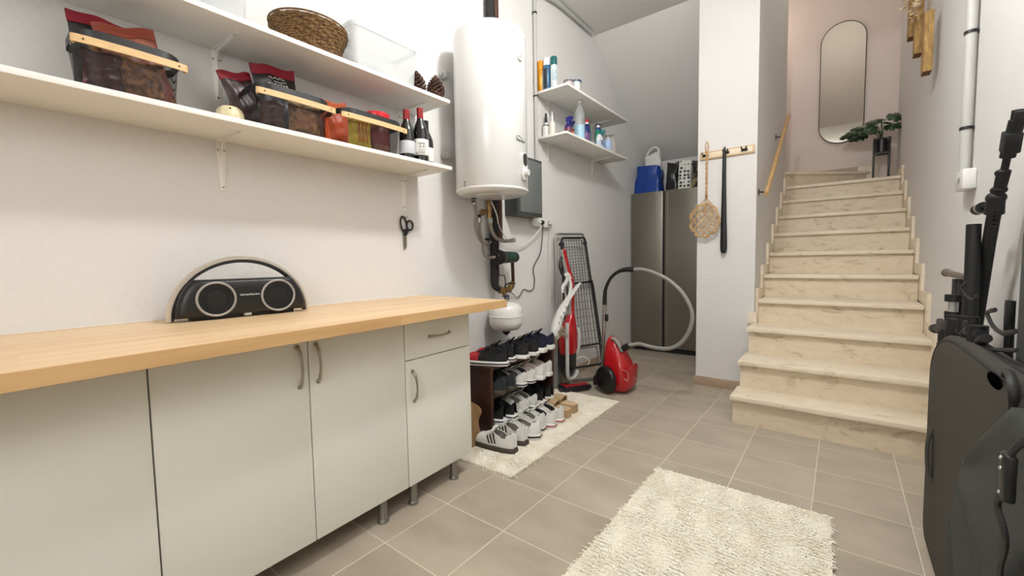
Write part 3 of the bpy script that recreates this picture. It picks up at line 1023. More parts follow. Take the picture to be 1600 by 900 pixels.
for k in range(3):
    yy = -.012 + .018 * k
    MB().tube([(.0225, yy, .02), (.0235, yy - .004, .05), (.0235, yy - .006, .085), (.0225, yy + .001, .105)], 1, 4, flat=((0, 1, 0), .0032, .0008)).obj('red_stripe', M('stripe_red', (196, 44, 30), .45), yb, world=False)
bag('snack_bag', (-1.80, 1.065, ZS + .012), 'bright orange packet poking above the basket by the wine bottles', 'snack bag', .13, .205, .04, M('orange_pack', (222, 96, 50), .4), M('orange_band', (236, 128, 88), .4), (.12, -.05, 0))
bag('snack_bag', (-1.82, 1.000, ZS + .012), 'small brown foil packet tilting out behind the orange packet', 'snack bag', .07, .208, .03, FOILBR, None, (.16, 0, 0))
jar = root('snack_jar', (-1.735, 1.215, ZS + .008), 'plastic jar of biscuits with red lid in the basket by the wine', 'jar')
MB().lathe([(0, 0), (.052, 0), (.056, .006), (.056, .128), (.050, .138), (0, .138)], (0, 0, 0), 28).obj('jar_body', M('jar_contents', (158, 104, 76), .3, rgb2=(96, 40, 34), vs=40), jar, world=False)
MB().lathe([(0, .135), (.057, .135), (.060, .139), (.060, .178), (.055, .183), (0, .183)], (0, 0, 0), 28).obj('lid', M('lid_red', (206, 24, 40), .3), jar, world=False)
MB().lathe([(.0565, .035), (.0572, .036), (.0572, .095), (.0565, .096)], (0, 0, 0), 28).obj('wrap_label', M('label_maroon', (128, 24, 34), .4, var=.3, vs=40), jar, world=False)

# white pumpkin
pk = root('pumpkin', (-1.755, .612, ZS), 'small cream pumpkin between the baskets on the lower shelf', 'pumpkin')
mb = MB()
rings = []
for k in range(11):
    a_ = -PI / 2 + PI * k / 10
    ring = []
    for j in range(40):
        t = 2 * PI * j / 40
        rr_ = .044 * math.cos(a_) ** .8 if abs(math.cos(a_)) > 1e-6 else 0.0005
        rr_ = max(rr_, .0005) * (1 - .07 * abs(math.cos(4.5 * t)) ** .5 + .03)
        ring.append((rr_ * math.cos(t), rr_ * math.sin(t), .036 + .036 * math.sin(a_) * (1 if abs(a_) < 1.2 else .93)))
    rings.append(ring)
mb.loft(rings).obj('flesh', M('pumpkin_cream', (232, 218, 178), .45, var=.08, vs=30), pk, world=False)
MB().tube([(0, 0, .066), (.002, .001, .074), (.005, .004, .082)], [.006, .004, .0045], 7).obj('stem', M('stem_brown', (84, 62, 36), .7), pk, world=False)
MB().sphere((.038, -.012, .052), .004, (.5, 1, 1), 8).obj('spot', M('stem_brown', (84, 62, 36), .7), pk, world=False)


def bottle(name, loc, label, cat, prof, parts, group=None, seg=24, mat=None, bodyname='glass'):
    t = root(name, loc, label, cat, group)
    MB().lathe(prof, (0, 0, 0), seg).obj(bodyname, mat, t, world=False)
    for (nm, pr, mt_) in parts:
        MB().lathe(pr, (0, 0, 0), seg).obj(nm, mt_, t, world=False)
    return t


WGL = M('wine_glass', (12, 14, 12), .08, coat=.5)
wprof = [(0, 0), (.034, 0), (.0375, .004), (.0375, .150), (.036, .172), (.028, .200), (.0185, .225), (.0145, .245), (.0140, .288), (.0155, .292), (0, .292)]
cap = ('capsule', [(.0150, .232), (.0158, .235), (.0155, .288), (.0165, .292), (.0155, .297), (0, .297)], M('capsule_red', (150, 26, 34), .35))
wl = ('paper_label', [(.0378, .030), (.0382, .031), (.0382, .118), (.0378, .119)], M('label_white', (228, 226, 220), .6))
w1 = bottle('wine_bottle', (-1.690, 1.352, ZS), 'red capped wine bottle standing left of the sketched-face wine bottle', 'wine bottle', wprof, [cap, ('paper_label', [(.0378, .030), (.0382, .031), (.0382, .105), (.0378, .106)], M('label_grey', (196, 198, 202), .5))], 'wine bottles at the shelf end', 28, WGL)
w2 = bottle('wine_bottle', (-1.675, 1.425, ZS), 'red capped wine bottle whose white label shows a drawn face', 'wine bottle', wprof, [cap, wl], 'wine bottles at the shelf end', 28, WGL)
w3 = bottle('wine_bottle', (-1.745, 1.520, ZS), 'dark capped wine bottle tucked behind the sketched-face bottle', 'wine bottle', wprof, [('capsule', cap[1], BLACK), wl], 'wine bottles at the shelf end', 28, WGL)
# ink sketch on the label: a smiling face drawn in lines
ink = MB()


def lab(u, z):
    a_ = math.radians(-38) + u / .0384
    return (.0388 * math.cos(a_), .0388 * math.sin(a_), z)


ink.tube([lab(.016 * math.cos(t) + .004, .068 + .022 * math.sin(t)) for t in [2 * PI * k / 20 for k in range(20)]], .0006, 5, closed=True, sub=2)
for s_ in (-1, 1):
    ink.tube([lab(.004 + s_ * .007 + .003 * math.cos(t), .075 + .002 * math.sin(t)) for t in [2 * PI * k / 8 for k in range(8)]], .0009, 5, closed=True, sub=2)
    ink.tube([lab(.004 + s_ * .004, .081), lab(.004 + s_ * .011, .083)], .0008, 5, raw=True)
ink.tube([lab(-.004, .062), lab(.004, .057), lab(.012, .063)], .0009, 5)
ink.tube([lab(.004, .073), lab(.006, .066), lab(.003, .066)], .0005, 5)
ink.tube([lab(-.014, .09), lab(-.006, .096), lab(.004, .093), lab(.012, .097), lab(.021, .09)], .0014, 5)
ink.tube([lab(-.010, .048), lab(-.003, .036), lab(.004, .047), lab(.012, .036), lab(.018, .048)], .0009, 5)
ink.tube([lab(-.024, .033), lab(-.020, .045), lab(-.016, .033)], .0009, 5)
ink.obj('label_sketch', M('ink_black', (30, 30, 30), .6), w2, world=False)
w1.scale = (1, 1, .80)
w2.scale = (1, 1, .88)
w3.scale = (1, 1, .80)

# upper shelf
ZU = 1.8955
wb = root('wicker_basket', (-1.765, .925, ZU), 'round brown woven seagrass basket on the upper shelf', 'basket')
WICK = M('seagrass', (150, 112, 66), .8, rgb2=(84, 60, 34), vs=90, bump=.8, bs=160, stretch=(1, 1, 2.2))
mb = MB()
NR = 15
for k in range(NR):
    f_ = k / (NR - 1)
    rad = .098 + .050 * f_ ** .8
    mb.tube([((rad + .0022 * math.sin(13 * t + k * 2.2)) * math.cos(t) * .92, (rad + .0022 * math.sin(13 * t + k * 2.2)) * math.sin(t), .005 + .112 * f_ + .0012 * math.sin(26 * t + k)) for t in [2 * PI * j / 72 for j in range(72)]], .0056, 6, closed=True, sub=1)
mb.obj('woven_wall', WICK, wb, world=False)
MB().lathe([(0, .001), (.098, .001), (.098, .010), (0, .010)], (0, 0, 0), 32, 'Z', .92).obj('base', WICK, wb, world=False)
MB().tube([(.150 * math.cos(t) * .92, .150 * math.sin(t), .128 + .0015 * math.sin(20 * t)) for t in [2 * PI * j / 40 for j in range(40)]], .0035, 6, closed=True, sub=2).obj('rim', WICK, wb, world=False)

CLEAR = M('clear_box_plastic', (226, 229, 229), .22, alpha=.32, spec=.4)


def plastic_box(loc, hx, hy, H, label):
    t = root('storage_box', loc, label, 'storage box', 'translucent boxes on the upper shelf')
    rings = []
    for (s_, z) in ((.90, 0), (.93, .004), (1., H)):
        rings.append([(x * s_, y * s_, z) for x, y in rrect(hx, hy, .03, 6)])
    for (s_, z) in ((.985, H), (.915, .008), (.88, .006)):
        rings.append([(x * s_, y * s_, z) for x, y in rrect(hx, hy, .03, 6)])
    MB().loft(rings).obj('tub', CLEAR, t, world=False)
    A = rrect(hx + .006, hy + .006, .034, 6)
    B = rrect(hx - .004, hy - .004, .026, 6)
    mb = MB().loft([[(x, y, H - .012) for x, y in A], [(x, y, H + .004) for x, y in A], [(x, y, H + .004) for x, y in B], [(x, y, H - .006) for x, y in B]], cap0=False)
    mb.obj('lid', M('lid_frost', (222, 226, 228), .3, alpha=.55), t, world=False)
    return t


plastic_box((-1.762, 1.236, ZU), .105, .175, .185, 'translucent plastic box between the wicker basket and the pine cones')
plastic_box((-1.772, .475, ZU), .110, .195, .200, 'translucent plastic box left of the wicker basket, partly cut by the photo top')


def pinecone(loc, label, rz):
    t = root('pine_cone', loc, label, 'pine cone', 'pine cones on the upper shelf', rz)
    mb = MB()
    mb.lathe([(0, .01), (.014, .015), (.016, .05), (.008, .10), (0, .112)], (0, 0, 0), 10)
    mb.obj('core', M('cone_dark', (44, 28, 22), .8), t, world=False)
    mb = MB()
    n = 92
    for k in range(n):
        f_ = k / n
        z = .006 + .108 * f_
        rad = .052 * (math.sin(PI * min(1, .22 + .80 * f_)) ** .7) * (1 - .25 * f_)
        ang = k * 2.39996
        d = Vector((math.cos(ang), math.sin(ang), 0))
        s_ = Vector((-math.sin(ang), math.cos(ang), 0))
        upv = Vector((0, 0, 1))
        wd = .0115 * (1 - .35 * f_)
        p0 = d * .008 + upv * z
        p1 = d * rad * .62 + upv * (z + .004)
        p2 = d * rad + upv * (z + .016)
        th = .0028
        rr2 = []
        for (p_, w_, h2) in ((p0, wd * .3, th * .5), (p1, wd * .8, th * .6), (p2 - d * .003, wd, th), (p2, wd * .6, th)):
            rr2.append([p_ + s_ * w_ - upv * h2, p_ + s_ * w_ + upv * h2 * .4, p_ + upv * h2, p_ - s_ * w_ + upv * h2 * .4, p_ - s_ * w_ - upv * h2, p_ - upv * h2 * 1.2])
        mb.loft(rr2)
    mb.obj('scales', M('cone_scale', (92, 60, 46), .7, rgb2=(52, 32, 26), vs=120), t, world=False)
    return t


pinecone((-1.700, 1.558, ZU), 'whole pine cone at the end of the upper shelf beside the boiler', .4)
pinecone((-1.735, 1.462, ZU), 'pine cone half hidden behind the translucent box', 1.7)

# ================================================================= SHORT SHELVES: CLEANING THINGS
Z1, Z2 = 2.3605, 2.0205


def can(loc, label, r_, H, body_c, cap_c, hcap=.05, patch=None, bot=None):
    t = root('spray_can', loc, label, 'spray can', 'spray cans on the short upper shelf')
    MB().lathe([(0, 0), (r_ - .002, 0), (r_, .003), (r_, H - hcap - .012), (r_ * .8, H - hcap), (0, H - hcap)], (0, 0, 0), 24).obj('can_body', M('can_' + label[:14], body_c, .3, .2), t, world=False)
    MB().lathe([(0, H - hcap - .006), (r_ * .96, H - hcap - .006), (r_ * .96, H - .008), (r_ * .85, H), (0, H)], (0, 0, 0), 24).obj('cap', M('cap_' + label[:14], cap_c, .4), t, world=False)
    if patch:
        mb = MB()
        a0, a1, z0, z1 = patch[:4]
        mb.grid(lambda u, v_: ((r_ + .0007) * math.cos(a0 + (a1 - a0) * u), (r_ + .0007) * math.sin(a0 + (a1 - a0) * u), z0 + (z1 - z0) * v_), 12, 2)
        mb.obj('printed_panel', M('prn_' + label[:14], patch[4], .4, var=.3, vs=60), t, world=False)
    return t


can((-1.888, 2.828, Z1), 'orange capped spray can nearest the grey conduit',   .028, .232, (216, 150, 40), (232, 150, 26), .058, (-.5, .6, .01, .155, (236, 232, 222)))
can((-1.828, 2.828, Z1), 'white capped blue spray can between the two others', .030, .238, (62, 110, 146), (236, 236, 234), .050, (-1.9, -.9, .01, .155, (40, 48, 54)))
can((-1.767, 2.830, Z1), 'teal capped white spray can beside the small tubs', .027, .232, (214, 226, 228), (14, 94, 92), .056, (-1.4, -.3, .05, .13, (170, 190, 196)))
t = root('tub', (-1.698, 2.93, Z1), 'small pink and grey tub behind the blue lidded tub', 'tub', 'tubs on the short upper shelf')
MB().lathe([(0, 0), (.030, 0), (.036, .060), (0, .060)], (0, 0, 0), 24).obj('tub_body', M('tub_pink', (206, 186, 190), .4, var=.35, vs=60), t, world=False)
MB().lathe([(0, .058), (.039, .058), (.039, .068), (0, .068)], (0, 0, 0), 24).obj('lid', M('tub_lid_grey', (104, 104, 108), .4), t, world=False)
t = root('tub', (-1.676, 2.905 + .10, Z1), 'white tub with dark blue lid near the shelf corner', 'tub', 'tubs on the short upper shelf')
MB().lathe([(0, 0), (.032, 0), (.040, .072), (0, .072)], (0, 0, 0), 24).obj('tub_body', WHITEE, t, world=False)
MB().lathe([(0, .070), (.044, .070), (.045, .082), (.040, .084), (0, .084)], (0, 0, 0), 24).obj('lid', M('tub_lid_blue', (46, 74, 104), .35), t, world=False)
t = root('bottle_cap', (-1.665, 3.13, Z1), 'tiny black cap lying right of the blue lidded tub', 'cap')
MB().lathe([(0, 0), (.012, 0), (.012, .014), (.009, .018), (0, .018)], (0, 0, 0), 16).obj('cap_shell', BLACK, t, world=False)


def flask(name, loc, label, prof, col, parts, cat='bottle', alpha=1., sx=1., sy=1., rough=.3, grp='cleaning bottles on the short lower shelf'):
    t = root(name, loc, label, cat, grp)
    MB().lathe(prof, (0, 0, 0), 24, 'Z', sx, sy).obj('bottle_body', M('fl_' + label[:18], col, rough, alpha=alpha), t, world=False)
    for (nm, pr, c_, kw) in parts:
        MB().lathe(pr, (0, 0, 0), 24, 'Z', sx * kw.get('s', 1), sy * kw.get('s', 1)).obj(nm, M('fp_' + nm + '%d%d%d' % c_ + ('a' if 'alpha' in kw else ''), c_, .35, alpha=kw.get('alpha', 1.)), t, world=False)
    return t


def trigger(t, z, col, s=1.):
    m_ = M('trig%d%d%d' % col, col, .35)
    mb = MB().cyl((0, 0, z), (0, 0, z + .018 * s), .013 * s, seg=16)
    mb.prism([(-.014 * s, z + .018 * s), (.012 * s, z + .016 * s), (.040 * s, z + .034 * s), (.042 * s, z + .050 * s), (.010 * s, z + .058 * s), (-.018 * s, z + .050 * s)], -.009 * s, .009 * s, 'XZ', .002)
    hd = mb.obj('spray_head', m_, t, world=False)
    MB().prism([(.016 * s, z + .034 * s), (.024 * s, z + .034 * s), (.030 * s, z + .004 * s), (.024 * s, z + .0 * s)], -.005 * s, .005 * s, 'XZ', .001).obj('trigger', m_, hd, world=False)


t = flask('detergent_bottle', (-1.880, 2.885, Z2), 'white bottle with a black spout, nearest the grey conduit', [(0, 0), (.026, 0), (.028, .004), (.028, .085), (.024, .10), (.012, .108), (0, .108)], (226, 224, 218), [('band', [(.0285, .09), (.029, .091), (.029, .096), (.0285, .097)], (60, 60, 60), {}), ('nozzle', [(0, .105), (.011, .105), (.010, .13), (.007, .20), (0, .202)], (232, 230, 226), {}), ('stripe', [(.0112, .12), (.012, .122), (.0085, .19), (.0075, .192)], (24, 24, 24), {})])
t = flask('detergent_bottle', (-1.822, 2.885, Z2), 'plain white squeeze bottle with a thin tip beside the black spout bottle', [(0, 0), (.023, 0), (.025, .004), (.025, .105), (.012, .116), (0, .116)], (232, 228, 212), [('nozzle', [(0, .114), (.009, .114), (.008, .15), (.004, .18), (.006, .183), (.005, .192), (0, .192)], (236, 234, 226), {})])
t = root('rubber_cap', (-1.755, 2.885, Z2), 'little black rubber cap in front of the squeeze bottles', 'cap')
MB().lathe([(0, 0), (.020, 0), (.021, .010), (.016, .022), (0, .024)], (0, 0, 0), 16).obj('cap_shell', BLACK, t, world=False)
t = flask('spray_bottle', (-1.725, 2.965, Z2), 'dark blue trigger spray bottle with purple label left of the tall clear bottle', [(0, 0), (.028, 0), (.030, .005), (.029, .075), (.014, .100), (0, .100)], (34, 28, 100), [('wrap_label', [(.0302, .012), (.0306, .013), (.0304, .065), (.030, .066)], (110, 52, 70), {})], 'spray bottle')
trigger(t, .098, (30, 30, 122))
t = flask('spray_bottle', (-1.745, 3.040, Z2), 'orange labelled spray bottle half hidden by the tall clear bottle', [(0, 0), (.026, 0), (.028, .005), (.027, .07), (.013, .092), (0, .092)], (70, 40, 40), [('wrap_label', [(.0282, .02), (.0286, .021), (.0284, .055), (.028, .056)], (214, 130, 60), {})], 'spray bottle')
trigger(t, .090, (28, 30, 90), .9)
t = flask('water_bottle', (-1.712, 3.125, Z2), 'tall clear plastic bottle half full of pale blue liquid', [(0, 0), (.040, 0), (.044, .006), (.044, .12), (.0425, .13), (.0435, .14), (.042, .15), (.0435, .16), (.042, .17), (.043, .18), (.041, .20), (.036, .235), (.018, .275), (.0145, .282), (.0145, .300), (0, .300)], (232, 238, 240), [('liquid', [(0, .003), (.0415, .006), (.0418, .118), (0, .120)], (160, 208, 232), {}), ('cap', [(0, .296), (.017, .296), (.017, .314), (0, .314)], (226, 226, 222), {})], alpha=.2, rough=.10)
t = flask('detergent_bottle', (-1.712, 3.255, Z2), 'navy bottle with a red cap right of the tall clear bottle', [(0, 0), (.030, 0), (.034, .006), (.034, .10), (.026, .135), (.018, .165), (0, .165)], (28, 44, 108), [('cap', [(0, .172), (.018, .172), (.017, .190), (.009, .205), (0, .206)], (184, 34, 34), {}), ('collar', [(0, .160), (.020, .160), (.020, .174), (0, .174)], (226, 220, 214), {}), ('wrap_label', [(.0345, .02), (.0348, .021), (.0348, .085), (.0345, .086)], (120, 84, 130), {})], sx=.7, sy=1.2)
t = flask('detergent_bottle', (-1.755, 3.355, Z2), 'teal bottle with a dark cap behind the navy bottle', [(0, 0), (.032, 0), (.036, .006), (.036, .12), (.026, .16), (.017, .175), (0, .175)], (60, 140, 134), [('cap', [(0, .172), (.021, .172), (.020, .212), (0, .214)], (18, 52, 72), {})], sx=.7, sy=1.15)
t = flask('detergent_bottle', (-1.738, 3.515, Z2), 'green bottle with a blue and white cap', [(0, 0), (.036, 0), (.040, .006), (.040, .14), (.030, .175), (0, .175)], (20, 128, 108), [('collar', [(0, .172), (.028, .172), (.028, .196), (0, .196)], (30, 48, 132), {}), ('cap', [(0, .196), (.020, .196), (.018, .220), (0, .222)], (226, 228, 232), {}), ('rim', [(.018, .219), (.030, .221), (.030, .228), (0, .229)], (34, 44, 96), {})], sx=.7, sy=1.1)
t = flask('detergent_bottle', (-1.695, 3.455, Z2), 'low white bottle with printed label at the shelf front', [(0, 0), (.040, 0), (.046, .006), (.046, .065), (.038, .095), (.018, .118), (0, .118)], (222, 226, 228), [('wrap_label', [(.0465, .012), (.0468, .013), (.0468, .060), (.0465, .061)], (188, 200, 214), {})], sx=.55, sy=1.2)
for k_ in range(3):
    MB().box(.0255, .0268, -.022, .020 - .006 * k_, .030 + .014 * k_, .037 + .014 * k_, .0005).obj('print_line', M('ink_navy', (40, 50, 90), .5), t, world=False)
t = flask('spray_bottle', (-1.745, 3.580, Z2), 'pale trigger bottle with teal head near the shelf right end', [(0, 0), (.034, 0), (.038, .006), (.038, .11), (.016, .140), (0, .140)], (188, 206, 216), [], 'spray bottle', alpha=.8, sx=.7)
trigger(t, .138, (70, 140, 146))
t = flask('water_bottle', (-1.705, 3.640, Z2), 'short clear bottle with blue print and dark collar', [(0, 0), (.034, 0), (.037, .006), (.037, .105), (.020, .132), (.017, .140), (0, .140)], (206, 216, 226), [('cap', [(0, .139), (.020, .139), (.020, .150), (0, .151)], (90, 96, 108), {}), ('wrap_label', [(.0372, .03), (.0375, .031), (.0375, .10), (.0372, .101)], (160, 182, 216), {})], alpha=.7, rough=.15)
t = flask('water_bottle', (-1.705, 3.735, Z2), 'clear glass bottle farthest right on the cleaning shelf', [(0, 0), (.034, 0), (.037, .006), (.037, .115), (.018, .150), (.016, .165), (0, .165)], (206, 196, 182), [('cap', [(0, .164), (.018, .164), (.018, .178), (0, .179)], (120, 108, 92), {})], alpha=.5, rough=.12)

# ================================================================= FRIDGE AND THE BAGS ON IT
FX0, FX1, FY, FZ = -1.905, -.995, 4.68, 1.785
FST = M('fridge_steel', (140, 135, 126), .36, .8, bump=.02, bs=200, stretch=(1, 1, .02))
fr = root('fridge', ((FX0 + FX1) / 2, 4.95, 0), 'tall two-door stainless steel fridge in the alcove', 'fridge')
MB().box(FX0 + .004, FX1 - .004, FY + .065, 5.185, .055, FZ - .012, .004).obj('cabinet_body', M('fridge_side', (96, 93, 88), .5), fr)
SEAM = -1.540
dl = MB().box(FX0, SEAM - .012, FY, FY + .06, .060, FZ, .007).obj('door', FST, fr)
dr = MB().box(SEAM + .012, FX1, FY, FY + .06, .060, FZ, .007).obj('door', FST, fr)
MB().box(SEAM - .012, SEAM + .012, FY + .022, FY + .058, .065, FZ - .005).obj('recessed_grip', BLACK, fr)
MB().box(SEAM + .040, SEAM + .046, FY - .0015, FY + .001, .07, FZ - .02).obj('edge_strip', M('steel_light', (176, 170, 158), .3, .8), dr)
MB().box(FX0 + .01, FX1 - .01, FY + .04, FY + .08, .0, .055).obj('plinth', BLACK, fr)
for k in range(5):
    zz = 1.705 - .05 * k
    if k in (0, 4):
        MB().tube([(-1.645, FY - .0008, zz), (-1.634, FY - .0008, zz + .006), (-1.623, FY - .0008, zz - .004)], .0022, 5).obj('touch_icon', M('icon_grey', (84, 80, 74), .5), dl)
    else:
        MB().box(-1.639, -1.630, FY - .0012, FY + .001, zz - .004, zz + .004).obj('touch_icon', M('icon_grey', (84, 80, 74), .5), dl)


def soft_bag(name, loc, label, hx0, hx1, hy, H, mat, rz=0., rnd_=1, crumple=.012, cat='bag', lean=0.):
    """an upright filled shopping bag; broad side across x, front facing -y"""
    t = root(name, loc, label, cat, None, rz)
    rn = random.Random(rnd_)
    ph = [rn.uniform(0, 6) for _ in range(8)]
    rings = []
    N1 = 14
    for k in range(N1 + 1):
        f_ = k / N1
        hx = hx0 + (hx1 - hx0) * f_
        hh = hy * (1 - .25 * f_ ** 2)
        ring = []
        for i, (x, y) in enumerate(rrect(hx, hh, min(hx, hh) * .45, 7)):
            a_ = math.atan2(y, x)
            d = crumple * (math.sin(5 * a_ + ph[0] + 4 * f_) * .5 + math.sin(9 * a_ + ph[1] - 9 * f_) * .35 + math.sin(3 * a_ + 11 * f_ + ph[2]) * .4) * (.25 + f_)
            zz = H * f_ + (crumple * math.sin(4 * a_ + ph[3]) * 1.2 * f_ ** 4)
            ring.append((x + d * math.cos(a_) + lean * f_, y + d * math.sin(a_), zz))
        rings.append(ring)
    last = rings[-1]
    for (s_, dz) in ((.93, -.004), (.7, -.03)):
        rings.append([(lean + (x - lean) * s_, y * s_, z + dz) for x, y, z in last])
    MB().loft(rings).obj('bag_body', mat, t, world=False, angle=55)
    return t


BLUE = M('blue_bag', (16, 62, 146), .35, var=.2, vs=9, bump=.3, bs=25)
bb = soft_bag('shopping_bag', (-1.79, 4.90, FZ), 'bright blue shopping bag standing on the fridge left side', .165, .125, .10, .315, BLUE, 0.05, 5, .012, lean=.02)
wbg = root('plastic_bag', (-1.735, 4.90, FZ + .275), 'white plastic carrier bag rising out of the blue shopping bag', 'bag')
WPL = M('white_bag_film', (226, 226, 222), .45, alpha=.92, bump=.4, bs=30)
rings = []
for k in range(9):
    f_ = k / 8
    rings.append([(x * (1 - .12 * f_) + .01 * math.sin(7 * f_ + y * 40), y * (1 - .4 * f_) + .006 * math.sin(9 * f_ + x * 50), (.20) * f_ * (1 - .25 * (x < -.04)) + .006 * math.sin(x * 60)) for x, y in rrect(.095, .06, .03, 6)])
MB().loft(rings).obj('film', WPL, wbg, world=False, angle=60)
MB().tube([(-.070, -.02, .12), (-.055, -.025, .185), (-.01, -.028, .235), (.045, -.025, .245), (.074, -.02, .20), (.072, -.02, .14)], 1, 8, flat=((0, 1, 0), .022, .016)).obj('handle', WPL, wbg, world=False)


def spots_mat():
    mt = M('spotted_fabric', (228, 226, 218), .6)
    nt = mt.node_tree
    N, L = nt.nodes, nt.links
    tc = N.new('ShaderNodeTexCoord')
    vo = N.new('ShaderNodeTexVoronoi')
    vo.inputs['Scale'].default_value = 26
    vo.inputs['Randomness'].default_value = .25
    L.new(tc.outputs['Object'], vo.inputs['Vector'])
    cr = N.new('ShaderNodeValToRGB')
    cr.color_ramp.interpolation = 'CONSTANT'
    e = cr.color_ramp.elements
    e[0].position = 0
    e[0].color = (.7, .7, .66, 1)
    e[1].position = .10
    e[1].color = (.01, .01, .01, 1)
    x = e.new(.36)
    x.color = (.76, .75, .70, 1)
    L.new(vo.outputs['Distance'], cr.inputs[0])
    L.new(cr.outputs[0], N['Principled BSDF'].inputs['Base Color'])
    return mt


def leopard_mat():
    mt = M('leopard_print', (150, 110, 60), .6)
    nt = mt.node_tree
    N, L = nt.nodes, nt.links
    tc = N.new('ShaderNodeTexCoord')
    no = N.new('ShaderNodeTexNoise')
    no.inputs['Scale'].default_value = 16
    L.new(tc.outputs['Object'], no.inputs['Vector'])
    cr = N.new('ShaderNodeValToRGB')
    e = cr.color_ramp.elements
    e[0].position = .42
    e[0].color = (*lin((34, 30, 28)), 1)
    e[1].position = .56
    e[1].color = (*lin((150, 126, 98)), 1)
    x = e.new(.62)
    x.color = (*lin((196, 176, 40)), 1)
    L.new(no.outputs['Fac'], cr.inputs[0])
    L.new(cr.outputs[0], N['Principled BSDF'].inputs['Base Color'])
    return mt


bk = soft_bag('shopping_bag', (-1.505, 4.93, FZ), 'shiny black bag squeezed beside the blue bag on the fridge', .070, .060, .11, .315, M('black_bag', (24, 24, 26), .28, bump=.5, bs=30), 0, 8, .014)
sb = soft_bag('shopping_bag', (-1.365, 4.91, FZ), 'white bag printed with rows of black spots on the fridge', .072, .066, .12, .318, spots_mat(), 0, 3, .006)
lb = soft_bag('shopping_bag', (-1.215, 4.93, FZ), 'brown and yellow patterned bag half hidden by the partition wall', .078, .070, .11, .30, leopard_mat(), 0, 13, .012)

# ================================================================= PARTITION WALL: RAIL, BEATER, SHOEHORN
YP = 3.66
rl = root('hook_rail', (-.723, YP, 1.835), 'pale wooden hook rail screwed to the white partition wall', 'hook rail')
RW = M('rail_wood', (206, 174, 134), .5, var=.1, vs=20, stretch=(1, 8, 8))
rlm = Matrix.Translation((-.723, YP, 1.856)) @ Matrix.Rotation(math.radians(0), 4, 'Y')
MB().box(-.193, .193, -.014, 0, -.030, .030, .002, mat=rlm).obj('board', RW, rl)
MB().box(-.178, .178, -.0165, -.013, -.020, .020, .001, mat=rlm).obj('face_strip', M('rail_face', (232, 216, 188), .5), rl)
for xx in (-.150, .0, .125):
    mb = MB().box(xx - .022, xx + .022, -.022, -.016, -.010, .012, .002, mat=rlm)
    for s_ in (-1, 1):
        mb.tube([rlm @ Vector((xx + s_ * .010, -.02, .006)), rlm @ Vector((xx + s_ * .012, -.040, .0)), rlm @ Vector((xx + s_ * .016, -.052, .012))], .0042, 8)
        mb.sphere(rlm @ Vector((xx + s_ * .016, -.053, .014)), .006, seg=8)
    mb.obj('hook', BLACKM, rl)
for xx in (-.075, .065):
    MB().cyl(rlm @ Vector((xx, -.016, 0)), rlm @ Vector((xx, -.019, 0)), .003, seg=8).obj('screw', NICKEL, rl)

RAT = M('rattan', (206, 170, 118), .5, rgb2=(176, 136, 88), vs=30)
cb_ = root('carpet_beater', (-.865, YP - .045, 1.20), 'woven rattan carpet beater hanging from the left hook', 'carpet beater')
BY, BZ, BX = YP - .050, 1.345, -.868
mb = MB()
hpts = []
for k in range(25):
    f_ = k / 24
    hpts.append((-.855 + .0045 * math.cos(k * 1.3), BY + .0045 * math.sin(k * 1.3), 1.52 + .37 * f_))
mb.tube(hpts, .0048, 7, sub=3)
mb.tube([(-.855 + .0045 * math.cos(k * 1.3 + PI), BY + .0045 * math.sin(k * 1.3 + PI), 1.52 + .37 * k / 24) for k in range(25)], .0048, 7, sub=3)
mb.tube([(-.862, BY, 1.87), (-.866, BY, 1.925), (-.855, BY, 1.955), (-.844, BY, 1.925), (-.848, BY, 1.87)], .0042, 7)
mb.obj('handle', RAT, cb_)
mb = MB()
RB, HB = .104, .125


def serp(ang, offs, yo, ph):
    """one long cane running to and fro across the head, turning in loops at the edge"""
    pts = []
    ca_, sa_ = math.cos(ang), math.sin(ang)
    for n_, d_ in enumerate(offs):
        half = math.sqrt(max(.05, 1 - (d_ / 1.02) ** 2))
        row = [-1.05, -.6, -.2, .2, .6, 1.05]
        if n_ % 2:
            row = row[::-1]
        for q in row:
            t_ = q * half
            bow = .10 * (1 - q * q) * (1 if d_ > 0 else -1)
            u_, v_ = t_, d_ + bow
            x, z = u_ * ca_ - v_ * sa_, u_ * sa_ + v_ * ca_
            pts.append((BX + RB * x, BY + yo + .0035 * math.sin(9 * q + ph + n_ * PI), BZ + HB * z))
    return pts


mb.tube(serp(math.radians(48), (-.82, -.48, -.16, .16, .48, .82), 0, 0), .0044, 6, sub=5)
mb.tube(serp(math.radians(-48), (-.82, -.48, -.16, .16, .48, .82), .002, 1.6), .0044, 6, sub=5)
n = 96
mb.tube([(BX + RB * (1.03 + .09 * math.cos(9 * 2 * PI * j / n)) * math.cos(2 * PI * j / n), BY + .003 * math.sin(18 * 2 * PI * j / n), BZ + HB * (1.03 + .09 * math.cos(9 * 2 * PI * j / n)) * math.sin(2 * PI * j / n)) for j in range(n)], .0044, 6, closed=True, sub=1)
for s_ in (-1, 1):
    mb.tube([(-.855, BY, 1.53), (-.856 + s_ * .012, BY, 1.505), (BX + .006 + s_ * .052, BY, 1.455), (BX + s_ * .045, BY, 1.40), (BX - s_ * .02, BY, 1.33), (BX - s_ * .06, BY, 1.27)], .0042, 6)
mb.tube([(-.855, BY, 1.52), (-.862, BY + .005, 1.46), (-.872, BY, 1.38)], .0042, 6)
mb.obj('woven_head', RAT, cb_)
MB().cyl((-.855, BY, 1.515), (-.855, BY, 1.545), .0095, seg=10).obj('binding', M('rattan_dark', (150, 104, 62), .6), cb_)

